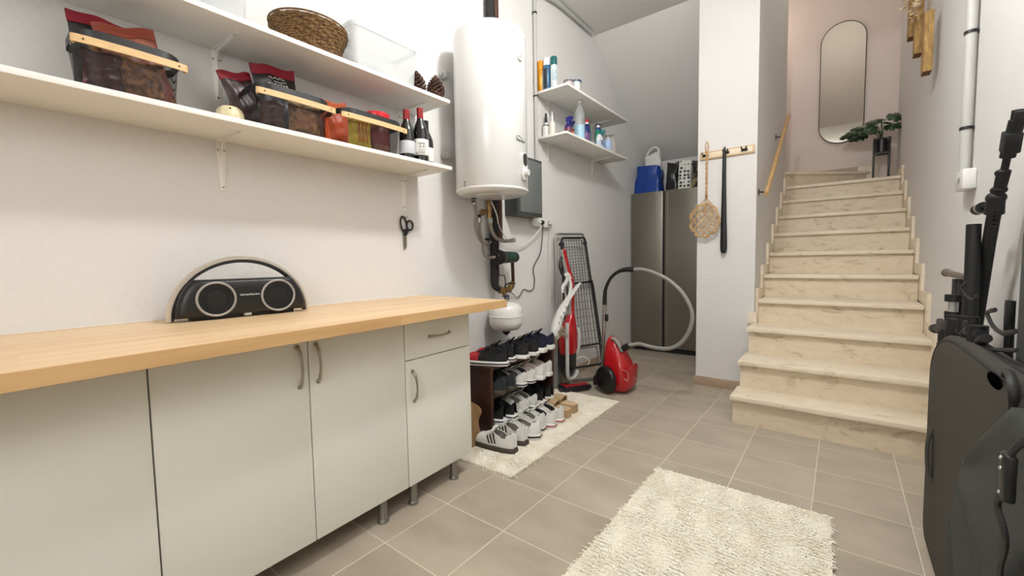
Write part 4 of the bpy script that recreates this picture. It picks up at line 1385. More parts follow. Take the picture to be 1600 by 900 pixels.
sh = root('shoehorn', (-.728, YP - .04, 1.08), 'long black shoehorn hanging from the middle hook', 'shoehorn')
rings = []
for (z, w_, d_, xo) in ((1.885, .007, .005, 0), (1.87, .012, .006, 0), (1.82, .013, .006, 0), (1.60, .015, .006, .001), (1.40, .019, .005, .002), (1.25, .0225, .005, .003), (1.13, .0245, .005, .004), (1.10, .022, .004, .004), (1.085, .014, .003, .004), (1.080, .004, .002, .004)):
    rings.append([(-.7315 + xo + w_ * math.cos(t), YP - .045 + d_ * math.sin(t) + (.004 * (math.cos(t) ** 2)), z) for t in [2 * PI * j / 16 for j in range(16)]])
MB().loft(rings).obj('blade', M('shoehorn_black', (17, 17, 18), .4), sh)
MB().tube([(-.739, YP - .05, 1.87), (-.737, YP - .03, 1.895), (-.727, YP - .03, 1.895), (-.725, YP - .05, 1.87)], .003, 6).obj('hanging_loop', BLACK, sh)

# handrail on the stair's left wall
hr = root('handrail', (-.47, 4.4, 1.5), 'short wooden handrail on the left wall of the stairs', 'handrail')
MB().cyl((-.452, 3.66, 1.515), (-.452, 5.10, 2.445), .017, seg=16).obj('rail', M('handrail_wood', (196, 158, 108), .45, var=.1, vs=12), hr)
for (yy, zz) in ((3.76, 1.575), (4.72, 2.195)):
    mb = MB().tube([(-.514, yy, zz - .03), (-.475, yy, zz - .032), (-.455, yy, zz - .012)], .0055, 8)
    mb.cyl((-.516, yy, zz - .03), (-.511, yy, zz - .03), .024, seg=16)
    mb.obj('bracket', BLACKM, hr)

# ================================================================= MIRROR, PLANT, DRIFTWOOD
mr = root('wall_mirror', (-.047, 6.28, 2.345), 'tall pill-shaped mirror in a thin black frame above the stairs', 'mirror')
MX, MZ0, MZ1, MW = -.047, 2.35, 3.70, .2045
out = []
for k in range(17):
    t = PI * k / 16
    out.append((MX + MW * math.cos(t), MZ1 - MW + MW * math.sin(t)))
for k in range(17):
    t = PI + PI * k / 16
    out.append((MX + MW * math.cos(t), MZ0 + MW + MW * math.sin(t)))
MB().prism([(x, z) for x, z in out], 6.279, 6.285, 'XZ').obj('glass', M('mirror_glass', (214, 208, 198), .02, 1.), mr)
MB().tube([(x, 6.284, z) for x, z in out], 1, 6, closed=True, raw=True, flat=((0, 1, 0), .012, .0048)).obj('frame', M('mirror_frame', (40, 34, 30), .45, .3), mr)
MB().prism([(MX + (x - MX) * .97, 3.0 + (z - 3.0) * .98) for x, z in out], 6.286, 6.299, 'XZ').obj('backing', BLACK, mr)

PX0, PX1, PY = .243, .366, 5.93
ps = root('plant_stand', ((PX0 + PX1) / 2, PY, 1.806), 'slim black metal plant stand at the top of the stairs', 'plant stand')
for (x, y) in ((PX0, PY), (PX1, PY), (PX0, PY + .125), (PX1, PY + .125)):
    MB().box(x - .007, x + .007, y - .007, y + .007, 1.806, 2.262, .001).obj('leg', BLACKM, ps)
mb = MB()
for zz in (2.262, 2.115):
    mb.box(PX0 - .007, PX1 + .007, PY - .007, PY + .007, zz - .006, zz + .006)
    mb.box(PX0 - .007, PX1 + .007, PY + .118, PY + .132, zz - .006, zz + .006)
    mb.box(PX0 - .007, PX0 + .007, PY, PY + .125, zz - .006, zz + .006)
    mb.box(PX1 - .007, PX1 + .007, PY, PY + .125, zz - .006, zz + .006)
mb.obj('frame', BLACKM, ps)
pt = root('plant_pot', ((PX0 + PX1) / 2, PY + .062, 2.122), 'glossy black pot held in the plant stand', 'pot')
MB().lathe([(0, 0), (.048, 0), (.053, .004), (.053, .135), (.049, .135), (.047, .11), (0, .11)], (0, 0, 0), 28).obj('pot_wall', M('pot_black', (18, 19, 20), .35), pt, world=False)
MB().lathe([(0, .10), (.047, .10), (.047, .118), (0, .120)], (0, 0, 0), 20).obj('soil', M('soil', (52, 38, 28), .9), pt, world=False)
mo = root('monstera_plant', ((PX0 + PX1) / 2, PY + .062, 2.235), 'leafy green monstera spilling left over its black pot', 'plant')
LEAF = M('leaf_green', (26, 66, 30), .35, var=.4, vs=14, coat=.2)
for li, (dx, dy, dz, L_, tw, tilt) in enumerate([(-.20, -.06, .115, .19, 2.9, .35), (-.11, -.10, .07, .16, 3.4, .6), (.085, -.07, .25, .19, .45, .5), (.02, -.11, .16, .17, 1.3, .7), (-.06, .0, .19, .17, 2.3, .4), (.05, -.10, .09, .15, .2, .8), (-.17, .02, .05, .14, 3.2, .5), (.01, .03, .24, .15, 1.6, .3), (-.02, -.13, .06, .13, 4.2, .8), (-.10, -.12, .13, .16, 2.7, .5), (-.04, -.14, .11, .16, 3.0, .6), (.02, -.12, .19, .15, 2.2, .6)]):
    tip = Vector((dx * .72 - .028, dy, dz + .055))
    # stalk
    L_ *= 1.22
    tw += .0
    stm = MB().tube([(0, 0, 0), tip * .35 + Vector((0, 0, .05)), tip * .75 + Vector((0, 0, .015))], .0025, 6)
    lf = stm.obj('stalk', M('stalk_green', (70, 110, 56), .5), mo, world=False)
    n = 40
    mb = MB()
    ctr = tip * .75 + Vector((0, 0, .015))
    dirx = Vector((math.cos(tw), math.sin(tw) * .6 - .2, .1 if li % 2 else -.15)).normalized()
    nrm = Vector((0, -.75, .65)).normalized()
    nrm = (nrm - dirx * nrm.dot(dirx)).normalized()
    sy_ = nrm.cross(dirx)
    outl = []
    for k in range(n):
        th = 2 * PI * k / n
        x = .5 + .5 * math.cos(th)
        y = .34 * math.sin(th) * (1.25 - .6 * x)
        notch = 1 - (.62 if (k % 4 == 2 and .12 < x < .93) else 0)
        y *= notch
        outl.append((x, y))
    c0 = mb.bm.verts.new(ctr + dirx * L_ * .35 + nrm * .004)
    vs = [mb.bm.verts.new(ctr + dirx * (L_ * x) + sy_ * (L_ * y) - nrm * (.10 * L_ * (abs(y) * 2) ** 2 + .14 * L_ * x * x)) for x, y in outl]
    for k in range(n):
        mb.bm.faces.new((c0, vs[k], vs[(k + 1) % n]))
    lo = mb.obj('leaf', LEAF, mo, world=False)
    sm = lo.modifiers.new('thick', 'SOLIDIFY')
    sm.thickness = .0012

DW = M('driftwood', (190, 154, 92), .7, rgb2=(146, 110, 62), vs=14, stretch=(6, 6, 1))
DWE = M('driftwood_end', (110, 74, 40), .8)
dh = root('driftwood_hanging', (XR - .03, 4.6, 2.2), 'driftwood wall hanging of wooden slats with pale dried flowers', 'wall hanging')
for (ya, z0, z1) in ((3.78, 2.185, 2.55), (4.27, 2.47, 2.86), (4.72, 2.76, 3.16)):
    s_ = MB().box(XR - .075, XR - .032, ya - .048, ya + .048, z0, z1, .003).obj('slat', DW, dh)
    MB().box(XR - .074, XR - .033, ya - .047, ya + .047, z0 - .0015, z0 + .002).obj('cut_end', DWE, s_)
    MB().tube([(XR - .05, ya, z1), (XR - .05, ya, z1 + .8)], .002, 6, raw=True).obj('cord', M('jute_cord', (170, 140, 96), .8), s_)
MB().cyl((XR - .06, 4.95, 3.27), (XR - .05, 5.5, 3.40), .018, .012, 10).obj('branch', DWE, dh)
rn = random.Random(5)
PET = M('dried_petals', (232, 216, 190), .7, rgb2=(196, 160, 112), vs=20)
for k in range(34):
    f_ = rn.random()
    c = Vector((XR - rn.uniform(.05, .12), 3.86 + .98 * f_ + rn.uniform(-.06, .06), 2.56 + .66 * f_ + rn.uniform(-.05, .14)))
    fl = MB()
    for q in range(4):
        d = Vector((rn.uniform(-1, .2), rn.uniform(-1, 1), rn.uniform(-1, 1))).normalized()
        u = d.orthogonal().normalized()
        v_ = d.cross(u)
        L_ = rn.uniform(.025, .045)
        fl.loft([[c + d * g_ + (u * math.cos(t) * w_ + v_ * .3 * math.sin(t) * w_) for t in (0, PI / 2, PI, 3 * PI / 2)] for g_, w_ in ((0, .003), (L_ * .5, .011), (L_, .002))])
    fl.obj('dried_flower', PET, dh)

# ================================================================= SHOES
def make_shoe(name, loc, rz, label, group, upper, sole, lining, lace, toe=None, stripes=None, heel=None, sole2=None, L=.285, Hc=.088, sh=.026, panel=None, laces=True, tongue=None, mids=None):
    t = root(name, loc, label, 'shoe', group, rz)
    nS, nR = 44, 20

    def wid(f_):  # half width
        return (.038 * math.sin(PI * min(1, (f_ + .03) / .30) / 2) ** .6 if f_ < .27 else (.038 + .009 * math.sin(PI / 2 * min(1, (f_ - .27) / .42)))) * (1 if f_ < .75 else max(.05, (1 - ((f_ - .75) / .252) ** 2.4) ** .55))

    def hgt(f_):
        if f_ < .30:
            return Hc - .020 * math.sin(PI * f_ / .30) + .008 * (1 - f_ / .3)
        if f_ < .72:
            g_ = (f_ - .30) / .42
            return Hc + .006 - (Hc - .038) * (g_ * g_ * (3 - 2 * g_)) * .88
        g_ = (f_ - .72) / .28
        return .046 * (1 - g_ ** 2.6) + .004

    def opn(f_):
        if f_ < .03 or f_ > .50:
            return 0.
        return .98 * max(.02, math.sin(PI * (f_ - .03) / .47)) ** .5

    def sec(f_, t_, out=0.):
        # t_: 0..1 from one side over the top to the other
        a_ = PI * t_
        wv, hv = wid(f_) + out, hgt(f_) + out
        cx, sx_ = math.cos(a_), math.sin(a_)
        e1 = .75
        y = wv * (abs(cx) ** e1) * (1 if cx >= 0 else -1)
        # pull the collar inwards
        zz = hv * (abs(sx_) ** .80)
        if f_ < .5:
            y *= 1 - .30 * (zz / max(hv, .001)) ** 2 * (1 - f_)
        return Vector((L * f_, y, sh - .004 + zz * 1.0))
    fs = [k / nS for k in range(nS + 1)]
    fs[0] = .004
    fs[-1] = .992
    up_, li_ = MB(), MB()
    prev = None
    for f_ in fs:
        o_ = opn(f_) / PI
        ts = [(.5 - o_) * k / 8 for k in range(9)]
        ring = [sec(f_, q) for q in ts] + [sec(f_, 1 - q) for q in reversed(ts)]
        inner = None
        if o_ > 0:
            a_, b_ = sec(f_, .5 - o_), sec(f_, .5 + o_)
            inner = [a_]
            for q in range(1, 6):
                g_ = q / 6
                y = a_.y * .92 * math.cos(PI * g_)
                z = max(sh + .012, a_.z - (a_.z - sh - .014) * (math.sin(PI * g_) ** .45))
                inner.append(Vector((a_.x, y, z)))
            inner.append(b_)
        vs = [up_.bm.verts.new(p_) for p_ in ring]
        if prev:
            pv, po = prev
            for j in range(17):
                if j == 8 and (o_ > 0 and po > 0):
                    continue
                try:
                    up_.bm.faces.new((pv[j], pv[j + 1], vs[j + 1], vs[j]))
                except ValueError:
                    pass
        prev = (vs, o_)
        if inner:
            if not hasattr(li_, 'rows'):
                li_.rows = []
            li_.rows.append(inner)
    up_o = up_.obj('upper', upper, t, world=False, angle=60)
    rows = li_.rows
    # close ends of the lining against the upper
    li_.loft(rows, closed=False)
    e0 = [li_.bm.verts.new(p_) for p_ in rows[0]]
    li_.bm.faces.new(e0)
    e1 = [li_.bm.verts.new(p_) for p_ in rows[-1]]
    li_.bm.faces.new(e1)
    li_.obj('lining', lining, t, world=False, angle=60)
    # collar rim
    rimp = [Vector(rw[0]) for rw in rows] + [Vector(rw[-1]) for rw in reversed(rows)]
    MB().tube([p_ + Vector((0, 0, .0005)) for p_ in rimp], .0028, 6, closed=True, sub=1).obj('collar', heel or upper, t, world=False, angle=60)
    # sole
    def so(f_, ex):
        return wid(f_) * 1.04 + ex
    n = 26
    fo = [.0 + k / n for k in range(n + 1)]

    def outline(ex, zt, toe_up=.008):
        P_ = []
        for f_ in fo:
            P_.append((L * (f_ * (1 + 2 * ex / L)) - ex, so(min(max(f_, .006), .993), ex), zt + toe_up * max(0, (f_ - .72) / .28) ** 2))
        for f_ in reversed(fo):
            P_.append((L * (f_ * (1 + 2 * ex / L)) - ex, -so(min(max(f_, .006), .993), ex), zt + toe_up * max(0, (f_ - .72) / .28) ** 2))
        return P_
    MB().loft([outline(.001, 0.0, .006), outline(.005, .004, .007), outline(.005, sh * .85, .008), outline(.002, sh + .004, .009)]).obj('sole', sole, t, world=False, angle=45)
    if sole2:
        MB().loft([outline(.0058, sh * .45, .0075), outline(.0062, sh * .5, .0075), outline(.0062, sh * .72, .008), outline(.0058, sh * .76, .008)]).obj('sole_stripe', sole2, t, world=False, angle=45)
    if toe:
        mb = MB()
        mb.grid(lambda u, v_: sec(.60 + .392 * u, v_, .0014), 12, 16)
        mb.obj('toe_cap', toe, t, world=False, angle=60)
    if heel:
        mb = MB()
        mb.grid(lambda u, v_: sec(.004 + .17 * u, .0 + .42 * v_ * (1 - .2 * u), .0013), 5, 6)
        mb.grid(lambda u, v_: sec(.004 + .17 * u, 1 - .42 * v_ * (1 - .2 * u), .0013), 5, 6)
        mb.box(-.0022, .004, -.013, .013, sh + .008, sh + Hc * .88, .001)
        mb.obj('heel_tab', heel, t, world=False, angle=60)
    if panel:   # side band along the shoe
        for s_ in (0, 1):
            mb = MB()
            mb.grid(lambda u, v_: sec(.04 + .66 * u, (.03 + .10 * v_) if s_ == 0 else 1 - (.03 + .10 * v_), .0016), 14, 2)
            mb.obj('side_band', panel, t, world=False, angle=60)
    if stripes:
        for s_ in (0, 1):
            for k in range(3):
                f0 = .36 + .065 * k
                mb = MB()

                def sf(u, v_, s_=s_, f0=f0):
                    f_ = f0 + .034 * u + .09 * v_
                    q = .05 + .27 * v_
                    return sec(f_, q if s_ == 0 else 1 - q, .0018)
                mb.grid(sf, 2, 8)
                mb.obj('side_stripe', stripes, t, world=False, angle=60)
    # tongue
    mb = MB()
    tg = []
    for k in range(7):
        f_ = .60 - .23 * k / 6
        top_ = sec(f_, .5)
        rise = .0045 + (.020 * max(0, (k - 3) / 3) ** 1.3)
        w_ = .016 + .004 * k / 6
        tg.append([(top_.x - .004 * k / 6, -w_, top_.z + rise - .006), (top_.x - .004 * k / 6, 0, top_.z + rise), (top_.x - .004 * k / 6, w_, top_.z + rise - .006), (top_.x + .003, w_ * .8, top_.z + rise - .012), (top_.x + .003, 0, top_.z + rise - .007), (top_.x + .003, -w_ * .8, top_.z + rise - .012)])
    mb.loft(tg)
    mb.obj('tongue', tongue or upper, t, world=False, angle=60)
    if laces:
        mb = MB()
        for k in range(5):
            f_ = .45 + .05 * k
            w_ = .020
            mb.tube([(L * f_, -w_, sec(f_, .5).z + .001), (L * (f_ + .012), 0, sec(f_, .5).z + .0075), (L * (f_ + .02), w_, sec(f_, .5).z + .001)], .0023, 5, sub=3)
            mb.tube([(L * f_, w_, sec(f_, .5).z + .001), (L * (f_ + .012), 0, sec(f_, .5).z + .006), (L * (f_ + .02), -w_, sec(f_, .5).z + .001)], .0023, 5, sub=3)
        zt = sec(.44, .5).z + .008
        for s_ in (-1, 1):
            mb.tube([(L * .44, 0, zt), (L * .41, s_ * .022, zt + .014), (L * .46, s_ * .036, zt + .002), (L * .47, s_ * .018, zt), (L * .44, 0, zt)], .0022, 5, sub=4)
            mb.tube([(L * .44, 0, zt), (L * .48, s_ * .028, zt - .002), (L * .50, s_ * .044, zt - .020)], .0018, 5, sub=4)
        mb.obj('laces', lace, t, world=False)
    return t


LW = M('shoe_white_leather', (226, 224, 218), .42)
LWW = M('shoe_white_sole', (232, 231, 226), .5)
LB = M('shoe_black_knit', (24, 24, 26), .8, bump=.5, bs=300)
LBB = M('shoe_black_leather', (22, 22, 24), .45)
LN = M('shoe_navy_knit', (24, 26, 52), .8, bump=.5, bs=300)
LR = M('shoe_red_mesh', (176, 22, 36), .6, bump=.5, bs=300)
LG = M('shoe_grey_lining', (120, 116, 108), .8)
LDG = M('shoe_dark_suede', (48, 50, 54), .9, bump=.3, bs=200)
GUM = M('shoe_gum_sole', (70, 62, 52), .6)
LPK = M('shoe_blush_leather', (218, 200, 190), .5)
LNV = M('shoe_navy_trim', (38, 46, 66), .5)
LRS = M('shoe_red_trim', (176, 60, 70), .5)
ZT, ZM, ZB = .4335, .2585, .0825
PAIRS = [
    # key, group, spec, positions (near, far), labels
    ('trainer', 'red and black trainers', dict(upper=LB, sole=LWW, lining=LBB, lace=LBB, toe=LR, Hc=.078, sh=.024, sole2=LBB), [((-1.535, 1.915, ZT), PI + .30), ((-1.57, 2.025, ZT), PI + .18)], ['red toed black trainer nearest the cabinets on top of the shoe rack', 'red toed black trainer behind its twin on top of the shoe rack']),
    ('trainer', 'black trainers with white soles', dict(upper=LB, sole=LWW, lining=LBB, lace=LBB, Hc=.086, sh=.022, heel=LBB), [((-1.545, 2.125, ZT), PI + .05), ((-1.545, 2.232, ZT), PI - .02)], ['black knit trainer with white sole, left one in the middle of the rack top', 'black knit trainer with white sole, right one in the middle of the rack top']),
    ('trainer', 'navy trainers with white soles', dict(upper=LN, sole=LWW, lining=LN, lace=LN, Hc=.086, sh=.030, heel=LN), [((-1.55, 2.338, ZT), PI + .05), ((-1.56, 2.448, ZT), PI - .05)], ['navy trainer with thick white sole, left one at the rack top right end', 'navy trainer with thick white sole, right one at the rack top right end']),
    ('ankle_shoe', 'dark suede shoes', dict(upper=LDG, sole=GUM, lining=LBB, lace=LBB, Hc=.092, sh=.024, heel=LDG), [((-1.56, 1.905, ZM), PI), ((-1.56, 2.005, ZM), PI)], ['dark suede shoe farthest left on the middle rack shelf', 'dark suede shoe beside its twin on the middle rack shelf']),
    ('sneaker', 'white sneakers with navy band', dict(upper=LW, sole=LWW, lining=LBB, lace=LW, Hc=.072, sh=.024, heel=LW, sole2=LNV), [((-1.55, 2.102, ZM), PI), ((-1.55, 2.198, ZM), PI)], ['white sneaker with navy heel band, left one on the middle rack shelf', 'white sneaker with navy heel band, right one on the middle rack shelf']),
    ('sneaker', 'blush white sneakers', dict(upper=LPK, sole=LWW, lining=LPK, lace=LW, Hc=.086, sh=.026, heel=LW), [((-1.54, 2.30, ZM), PI + .10), ((-1.55, 2.40, ZM), PI)], ['pale blush sneaker, left of the pair at the middle shelf right end', 'pale blush sneaker, right of the pair at the middle shelf right end']),
    ('sneaker', 'dark navy sneakers with white rims', dict(upper=LBB, sole=LWW, lining=LBB, lace=LBB, Hc=.080, sh=.026, sole2=LNV), [((-1.56, 1.905, ZB), PI), ((-1.55, 2.0, ZB), PI)], ['black canvas sneaker with white sole, far left on the bottom rack shelf', 'black canvas sneaker with white sole, second on the bottom rack shelf']),
    ('sneaker', 'two tone sneakers', dict(upper=LW, sole=LWW, lining=LG, lace=LW, Hc=.076, sh=.030, heel=LW, sole2=LBB), [((-1.535, 2.105, ZB), PI), ((-1.54, 2.205, ZB), PI)], ['white and black sneaker, left one in the middle of the bottom rack shelf', 'white and black sneaker, right one in the middle of the bottom rack shelf']),
    ('trainer', 'black shoes on the lowest shelf', dict(upper=LBB, sole=LWW, lining=LBB, lace=LBB, Hc=.084, sh=.028), [((-1.55, 2.315, ZB), PI), ((-1.55, 2.415, ZB), PI + .06)], ['black shoe with white sole, left of the pair at the bottom shelf right end', 'black shoe with white sole, right of the pair at the bottom shelf right end']),
    ('sneaker', 'three striped white sneakers', dict(upper=LW, sole=GUM, lining=LG, lace=LW, stripes=LBB, Hc=.092, sh=.024, heel=LW), [((-1.365, 1.755, .012), PI + .06), ((-1.375, 1.868, .012), PI - .02)], ['white sneaker with three black stripes and dark gum sole, nearest on the rug', 'white sneaker with dark gum sole just behind the three striped one']),
    ('sneaker', 'white sneakers with thin black line', dict(upper=LW, sole=LWW, lining=LG, lace=LW, sole2=LBB, Hc=.088, sh=.030, heel=LW), [((-1.36, 1.985, .012), PI + .32), ((-1.40, 2.085, .012), PI + .15)], ['white sneaker with a thin black sole line on the rug', 'white sneaker behind the black lined one on the rug']),
    ('sneaker', 'white sneakers with black lining', dict(upper=LW, sole=LWW, lining=LBB, lace=LW, sole2=LRS, Hc=.088, sh=.026, heel=LW, tongue=LBB), [((-1.375, 2.172, .012), PI + .10), ((-1.378, 2.270, .012), PI + .05)], ['white sneaker with black lining and red sole line, nearer one', 'white sneaker with black lining and red sole line, beside the clogs']),
]
for (nm, grp, spec, pos, labs) in PAIRS:
    s0 = make_shoe(nm, pos[0][0], pos[0][1], labs[0], grp, **spec)
    s1 = copy_tree(s0)
    s1.location, s1.rotation_euler = pos[1][0], (0, 0, pos[1][1])
    s1['label'] = labs[1]

# beige clogs
CL = M('clog_beige', (186, 158, 120), .75, var=.12, vs=40)


def clog(loc, rz, label):
    t = root('clog', loc, label, 'clog', 'beige clogs on the rug', rz)
    L_ = .25

    def w_(f_):
        return .038 * math.sin(PI / 2 * min(1, (f_ + .05) / .25)) ** .5 + .008 * f_ if f_ < .8 else (.041) * max(.1, (1 - ((f_ - .8) / .203) ** 2.2) ** .55)
    fo = [k / 20 for k in range(21)]

    def ol(ex, z):
        return [(L_ * f_, w_(f_) + ex, z) for f_ in fo] + [(L_ * f_, -w_(f_) - ex, z) for f_ in reversed(fo)]
    MB().loft([ol(0, 0), ol(.002, .004), ol(.002, .054), ol(-.002, .058)]).obj('sole', CL, t, world=False)
    MB().loft([ol(-.004, .056), ol(-.004, .060)]).obj('insole', M('clog_insole', (206, 180, 144), .8), t, world=False)

    def dome(u, v_):
        f_ = .42 + .575 * u
        a_ = PI * v_
        hh = .046 * (1 - u ** 3) + .004
        return (L_ * f_ - .02 * math.sin(a_) * (1 - u), (w_(f_) + .002) * math.cos(a_), .050 + hh * 1.1 * math.sin(a_) ** .8)
    o = MB().grid(dome, 12, 14).obj('vamp', CL, t, world=False, angle=60)
    sm_ = o.modifiers.new('thick', 'SOLIDIFY')
    sm_.thickness = .004
    return t


clog((-1.385, 2.372, .012), PI + .04, 'beige platform clog beside the white sneakers')
clog((-1.395, 2.472, .012), PI - .04, 'beige platform clog at the far right end of the shoes')

# shoe rack
RK = M('rack_brown', (62, 34, 26), .45, var=.2, vs=12, stretch=(8, 1, 8))
rk = root('shoe_rack', (-1.75, 2.175, 0), 'dark brown wooden shoe rack filled with shoes', 'shoe rack')
RX0, RX1, RY0, RY1 = -1.895, -1.600, 1.830, 2.520
for (ya, yb) in ((RY0, RY0 + .026), (RY1 - .026, RY1)):
    MB().box(RX0, RX1, ya, yb, 0.0095, .411, .002).obj('side_panel', RK, rk)
MB().box(RX0 - .005, RX1 + .006, RY0 - .006, RY1 + .006, .411, .433, .003).obj('top_board', RK, rk)
for zz in (.258, .082):
    MB().box(RX0, RX1 - .002, RY0 + .026, RY1 - .026, zz - .022, zz, .002).obj('shelf_board', RK, rk)
MB().box(RX0, RX0 + .006, RY0 + .026, RY1 - .026, .02, .411).obj('back_panel', RK, rk)

# brown paper bag between cabinet and rack
pb = soft_bag('paper_bag', (-1.70, 1.70, .012), 'crumpled brown paper bag between the cabinet and the shoe rack', .10, .095, .055, .235, M('kraft_paper', (148, 116, 76), .8, var=.15, vs=20), 0, 21, .016)

# ================================================================= RUGS
RUGB = M('rug_base', (244, 236, 216), .95, var=.12, vs=30)
RUGP = M('rug_pile', (250, 246, 232), .9, rgb2=(242, 233, 212), vs=14)


def rug(label, corners, n, seed, group='cream shaggy rag rugs'):
    """corners: near-left, near-right, far-right, far-left on the floor"""
    A, B, C_, D = [Vector((*c, 0)) for c in corners]
    ctr = (A + B + C_ + D) / 4
    t = root('rug', ctr, label, 'rug', group)
    A, B, C_, D = A - ctr, B - ctr, C_ - ctr, D - ctr

    def at(u, v_):
        return A.lerp(B, u).lerp(D.lerp(C_, u), v_)
    rn = random.Random(seed)
    me = bpy.data.meshes.new('backing')
    mb = MB()
    nu, nv = 20, 30
    zf = {}

    def top_(u, v_):
        p_ = at(u, v_)
        return (p_.x, p_.y, .009 + .0025 * math.sin(u * 31 + v_ * 17) + .002 * math.sin(v_ * 41))
    mb.grid(top_, nu, nv)
    edge = [at(k / 20, 0) for k in range(20)] + [at(1, k / 20) for k in range(20)] + [at(1 - k / 20, 1) for k in range(20)] + [at(0, 1 - k / 20) for k in range(20)]
    mb.loft([[(p_.x, p_.y, .0008) for p_ in edge], [(p_.x, p_.y, .0085) for p_ in edge]])
    mb.obj('backing', RUGB, t, world=False)
    verts, faces = [], []
    for k in range(n):
        u, v_ = rn.random(), rn.random()
        # tufts are knotted in rows
        v_ = (math.floor(v_ * 90) + rn.uniform(.2, .8)) / 90
        e_ = .0
        p_ = at(u, v_)
        ang = rn.gauss(0, .35)
        d = Vector((math.cos(ang), math.sin(ang), 0)) * (1 if rn.random() < .5 else -1)
        s_ = Vector((-d.y, d.x, 0))
        L_ = rn.uniform(.010, .020)
        wv = rn.uniform(.0014, .0028)
        z0 = .009
        h1, h2 = rn.uniform(.002, .006), rn.uniform(.0, .004)
        i0 = len(verts)
        q0, q1, q2 = p_ + Vector((0, 0, z0)), p_ + d * L_ * .5 + Vector((0, 0, z0 + h1)), p_ + d * L_ + Vector((0, 0, z0 + h2))
        for q, ww in ((q0, wv), (q1, wv), (q2, wv * .5)):
            verts += [q + s_ * ww, q + Vector((0, 0, ww * .8)), q - s_ * ww]
        for j in range(2):
            a_ = i0 + 3 * j
            faces += [(a_, a_ + 1, a_ + 4, a_ + 3), (a_ + 1, a_ + 2, a_ + 5, a_ + 4)]
    me = bpy.data.meshes.new('pile')
    me.from_pydata(verts, [], faces)
    me.materials.append(RUGP)
    o = bpy.data.objects.new('pile', me)
    COL.objects.link(o)
    o.parent = t
    o['kind'] = 'stuff'
    # frayed edge
    mb = MB()
    for side in range(4):
        m_ = 60 if side % 2 else 36
        for k in range(m_):
            f_ = (k + rn.random()) / m_
            if rn.random() < .35:
                continue
            p_ = at(*[(f_, 0), (1, f_), (f_, 1), (0, f_)][side])
            ctrd = (at(*[(.5, 0), (1, .5), (.5, 1), (0, .5)][side])).normalized()
            d = (ctrd + Vector((rn.gauss(0, .6), rn.gauss(0, .6), 0))).normalized()
            L_ = rn.uniform(.008, .032)
            mb.tube([p_ + Vector((0, 0, .006)), p_ + d * L_ * .5 + Vector((0, 0, .007)), p_ + d * L_ + Vector((rn.gauss(0, .004), rn.gauss(0, .004), .0022))], [.0022, .0018, .0012], 4, sub=2)
    mb.obj('fringe', RUGP, t, world=False)['kind'] = 'stuff'
    return t


rug('cream shaggy rug on the open floor in front of the stairs', [(-.70, .30), (.045, .30), (-.008, 2.045), (-.690, 2.045)], 34000, 3)
rug('cream shaggy rug under the shoes and shoe rack', [(-1.86, 1.525), (-1.232, 1.545), (-1.262, 2.862), (-1.85, 2.852)], 21000, 4)

# ================================================================= DRYING RACK
BL, BR = Vector((-1.84, 2.975, .015)), Vector((-1.615, 3.355, .015))
TL, TRt = Vector((-1.895, 3.02, 1.268)), Vector((-1.885, 3.49, 1.285))
nrm_ = (BR - BL).cross(TL - BL).normalized()
if nrm_.x < 0:
    nrm_ = -nrm_


def dk(s_, t_, off=0.):
    return BL.lerp(BR, s_).lerp(TL.lerp(TRt, s_), t_) + nrm_ * off


def rloop(s0, s1, t0, t1, off, rad=.045, tr=.04):
    pts = []
    for (cs, ct, a0) in ((s1 - rad, t1 - tr, 0), (s0 + rad, t1 - tr, 90), (s0 + rad, t0 + tr, 180), (s1 - rad, t0 + tr, 270)):
        for k in range(5):
            a_ = math.radians(a0 + 90 * k / 4)
            pts.append(dk(cs + rad * math.cos(a_), ct + tr * math.sin(a_), off))
    return pts


dkr = root('drying_rack', ((BL + BR) / 2).to_tuple()[:2] + (0,), 'folded wire clothes drying rack leaning against the wall', 'drying rack')
SIL = M('rack_silver', (168, 166, 160), .35, .7)
MB().tube(rloop(0.0, 1.0, 0.0, 1.0, .010, .08, .035), .0095, 10, closed=True, sub=1).obj('leg_frame', SIL, dkr)
MB().tube(rloop(.13, .97, .10, .97, .040, .08, .035), .0085, 10, closed=True, sub=1).obj('upper_frame', BLACKM, dkr)
MB().tube(rloop(.20, .96, .24, .66, .066, .07, .03), .0085, 10, closed=True, sub=1).obj('wing_frame', BLACKM, dkr)
MB().tube(rloop(.10, .90, .02, .22, .030, .10, .035), .008, 10, closed=True, sub=1).obj('lower_frame', SIL, dkr)
mb = MB()
for k in range(9):
    s_ = .20 + .70 * k / 8
    mb.tube([dk(s_, .60, .041), dk(s_, .965, .041)], .0022, 5, raw=True)
for k in range(17):
    t_ = .62 + .33 * k / 16
    mb.tube([dk(.14, t_, .040), dk(.96, t_, .040)], .0016, 5, raw=True)
mb.obj('wire_panel', BLACKM, dkr)
mb = MB()
for k in range(9):
    s_ = .26 + .64 * k / 8
    mb.tube([dk(s_, .245, .067), dk(s_, .655, .067)], .0022, 5, raw=True)
for k in range(8):
    t_ = .28 + .35 * k / 7
    mb.tube([dk(.21, t_, .066), dk(.95, t_, .066)], .0016, 5, raw=True)
mb.obj('wire_panel', BLACKM, dkr)
for s_ in (.06, .90):
    MB().tube([dk(s_, .06, .022), dk(s_, .955, .022)], .0065, 8, raw=True).obj('side_tube', SIL, dkr)
MB().tube([dk(.115, .62, .05), dk(.16, .93, .05)], .010, 8, raw=True).obj('hinge_strut', BLACKM, dkr)
MB().tube([dk(.17, .05, .06), dk(.20, .42, .072)], .008, 8, raw=True).obj('hinge_strut', BLACKM, dkr)
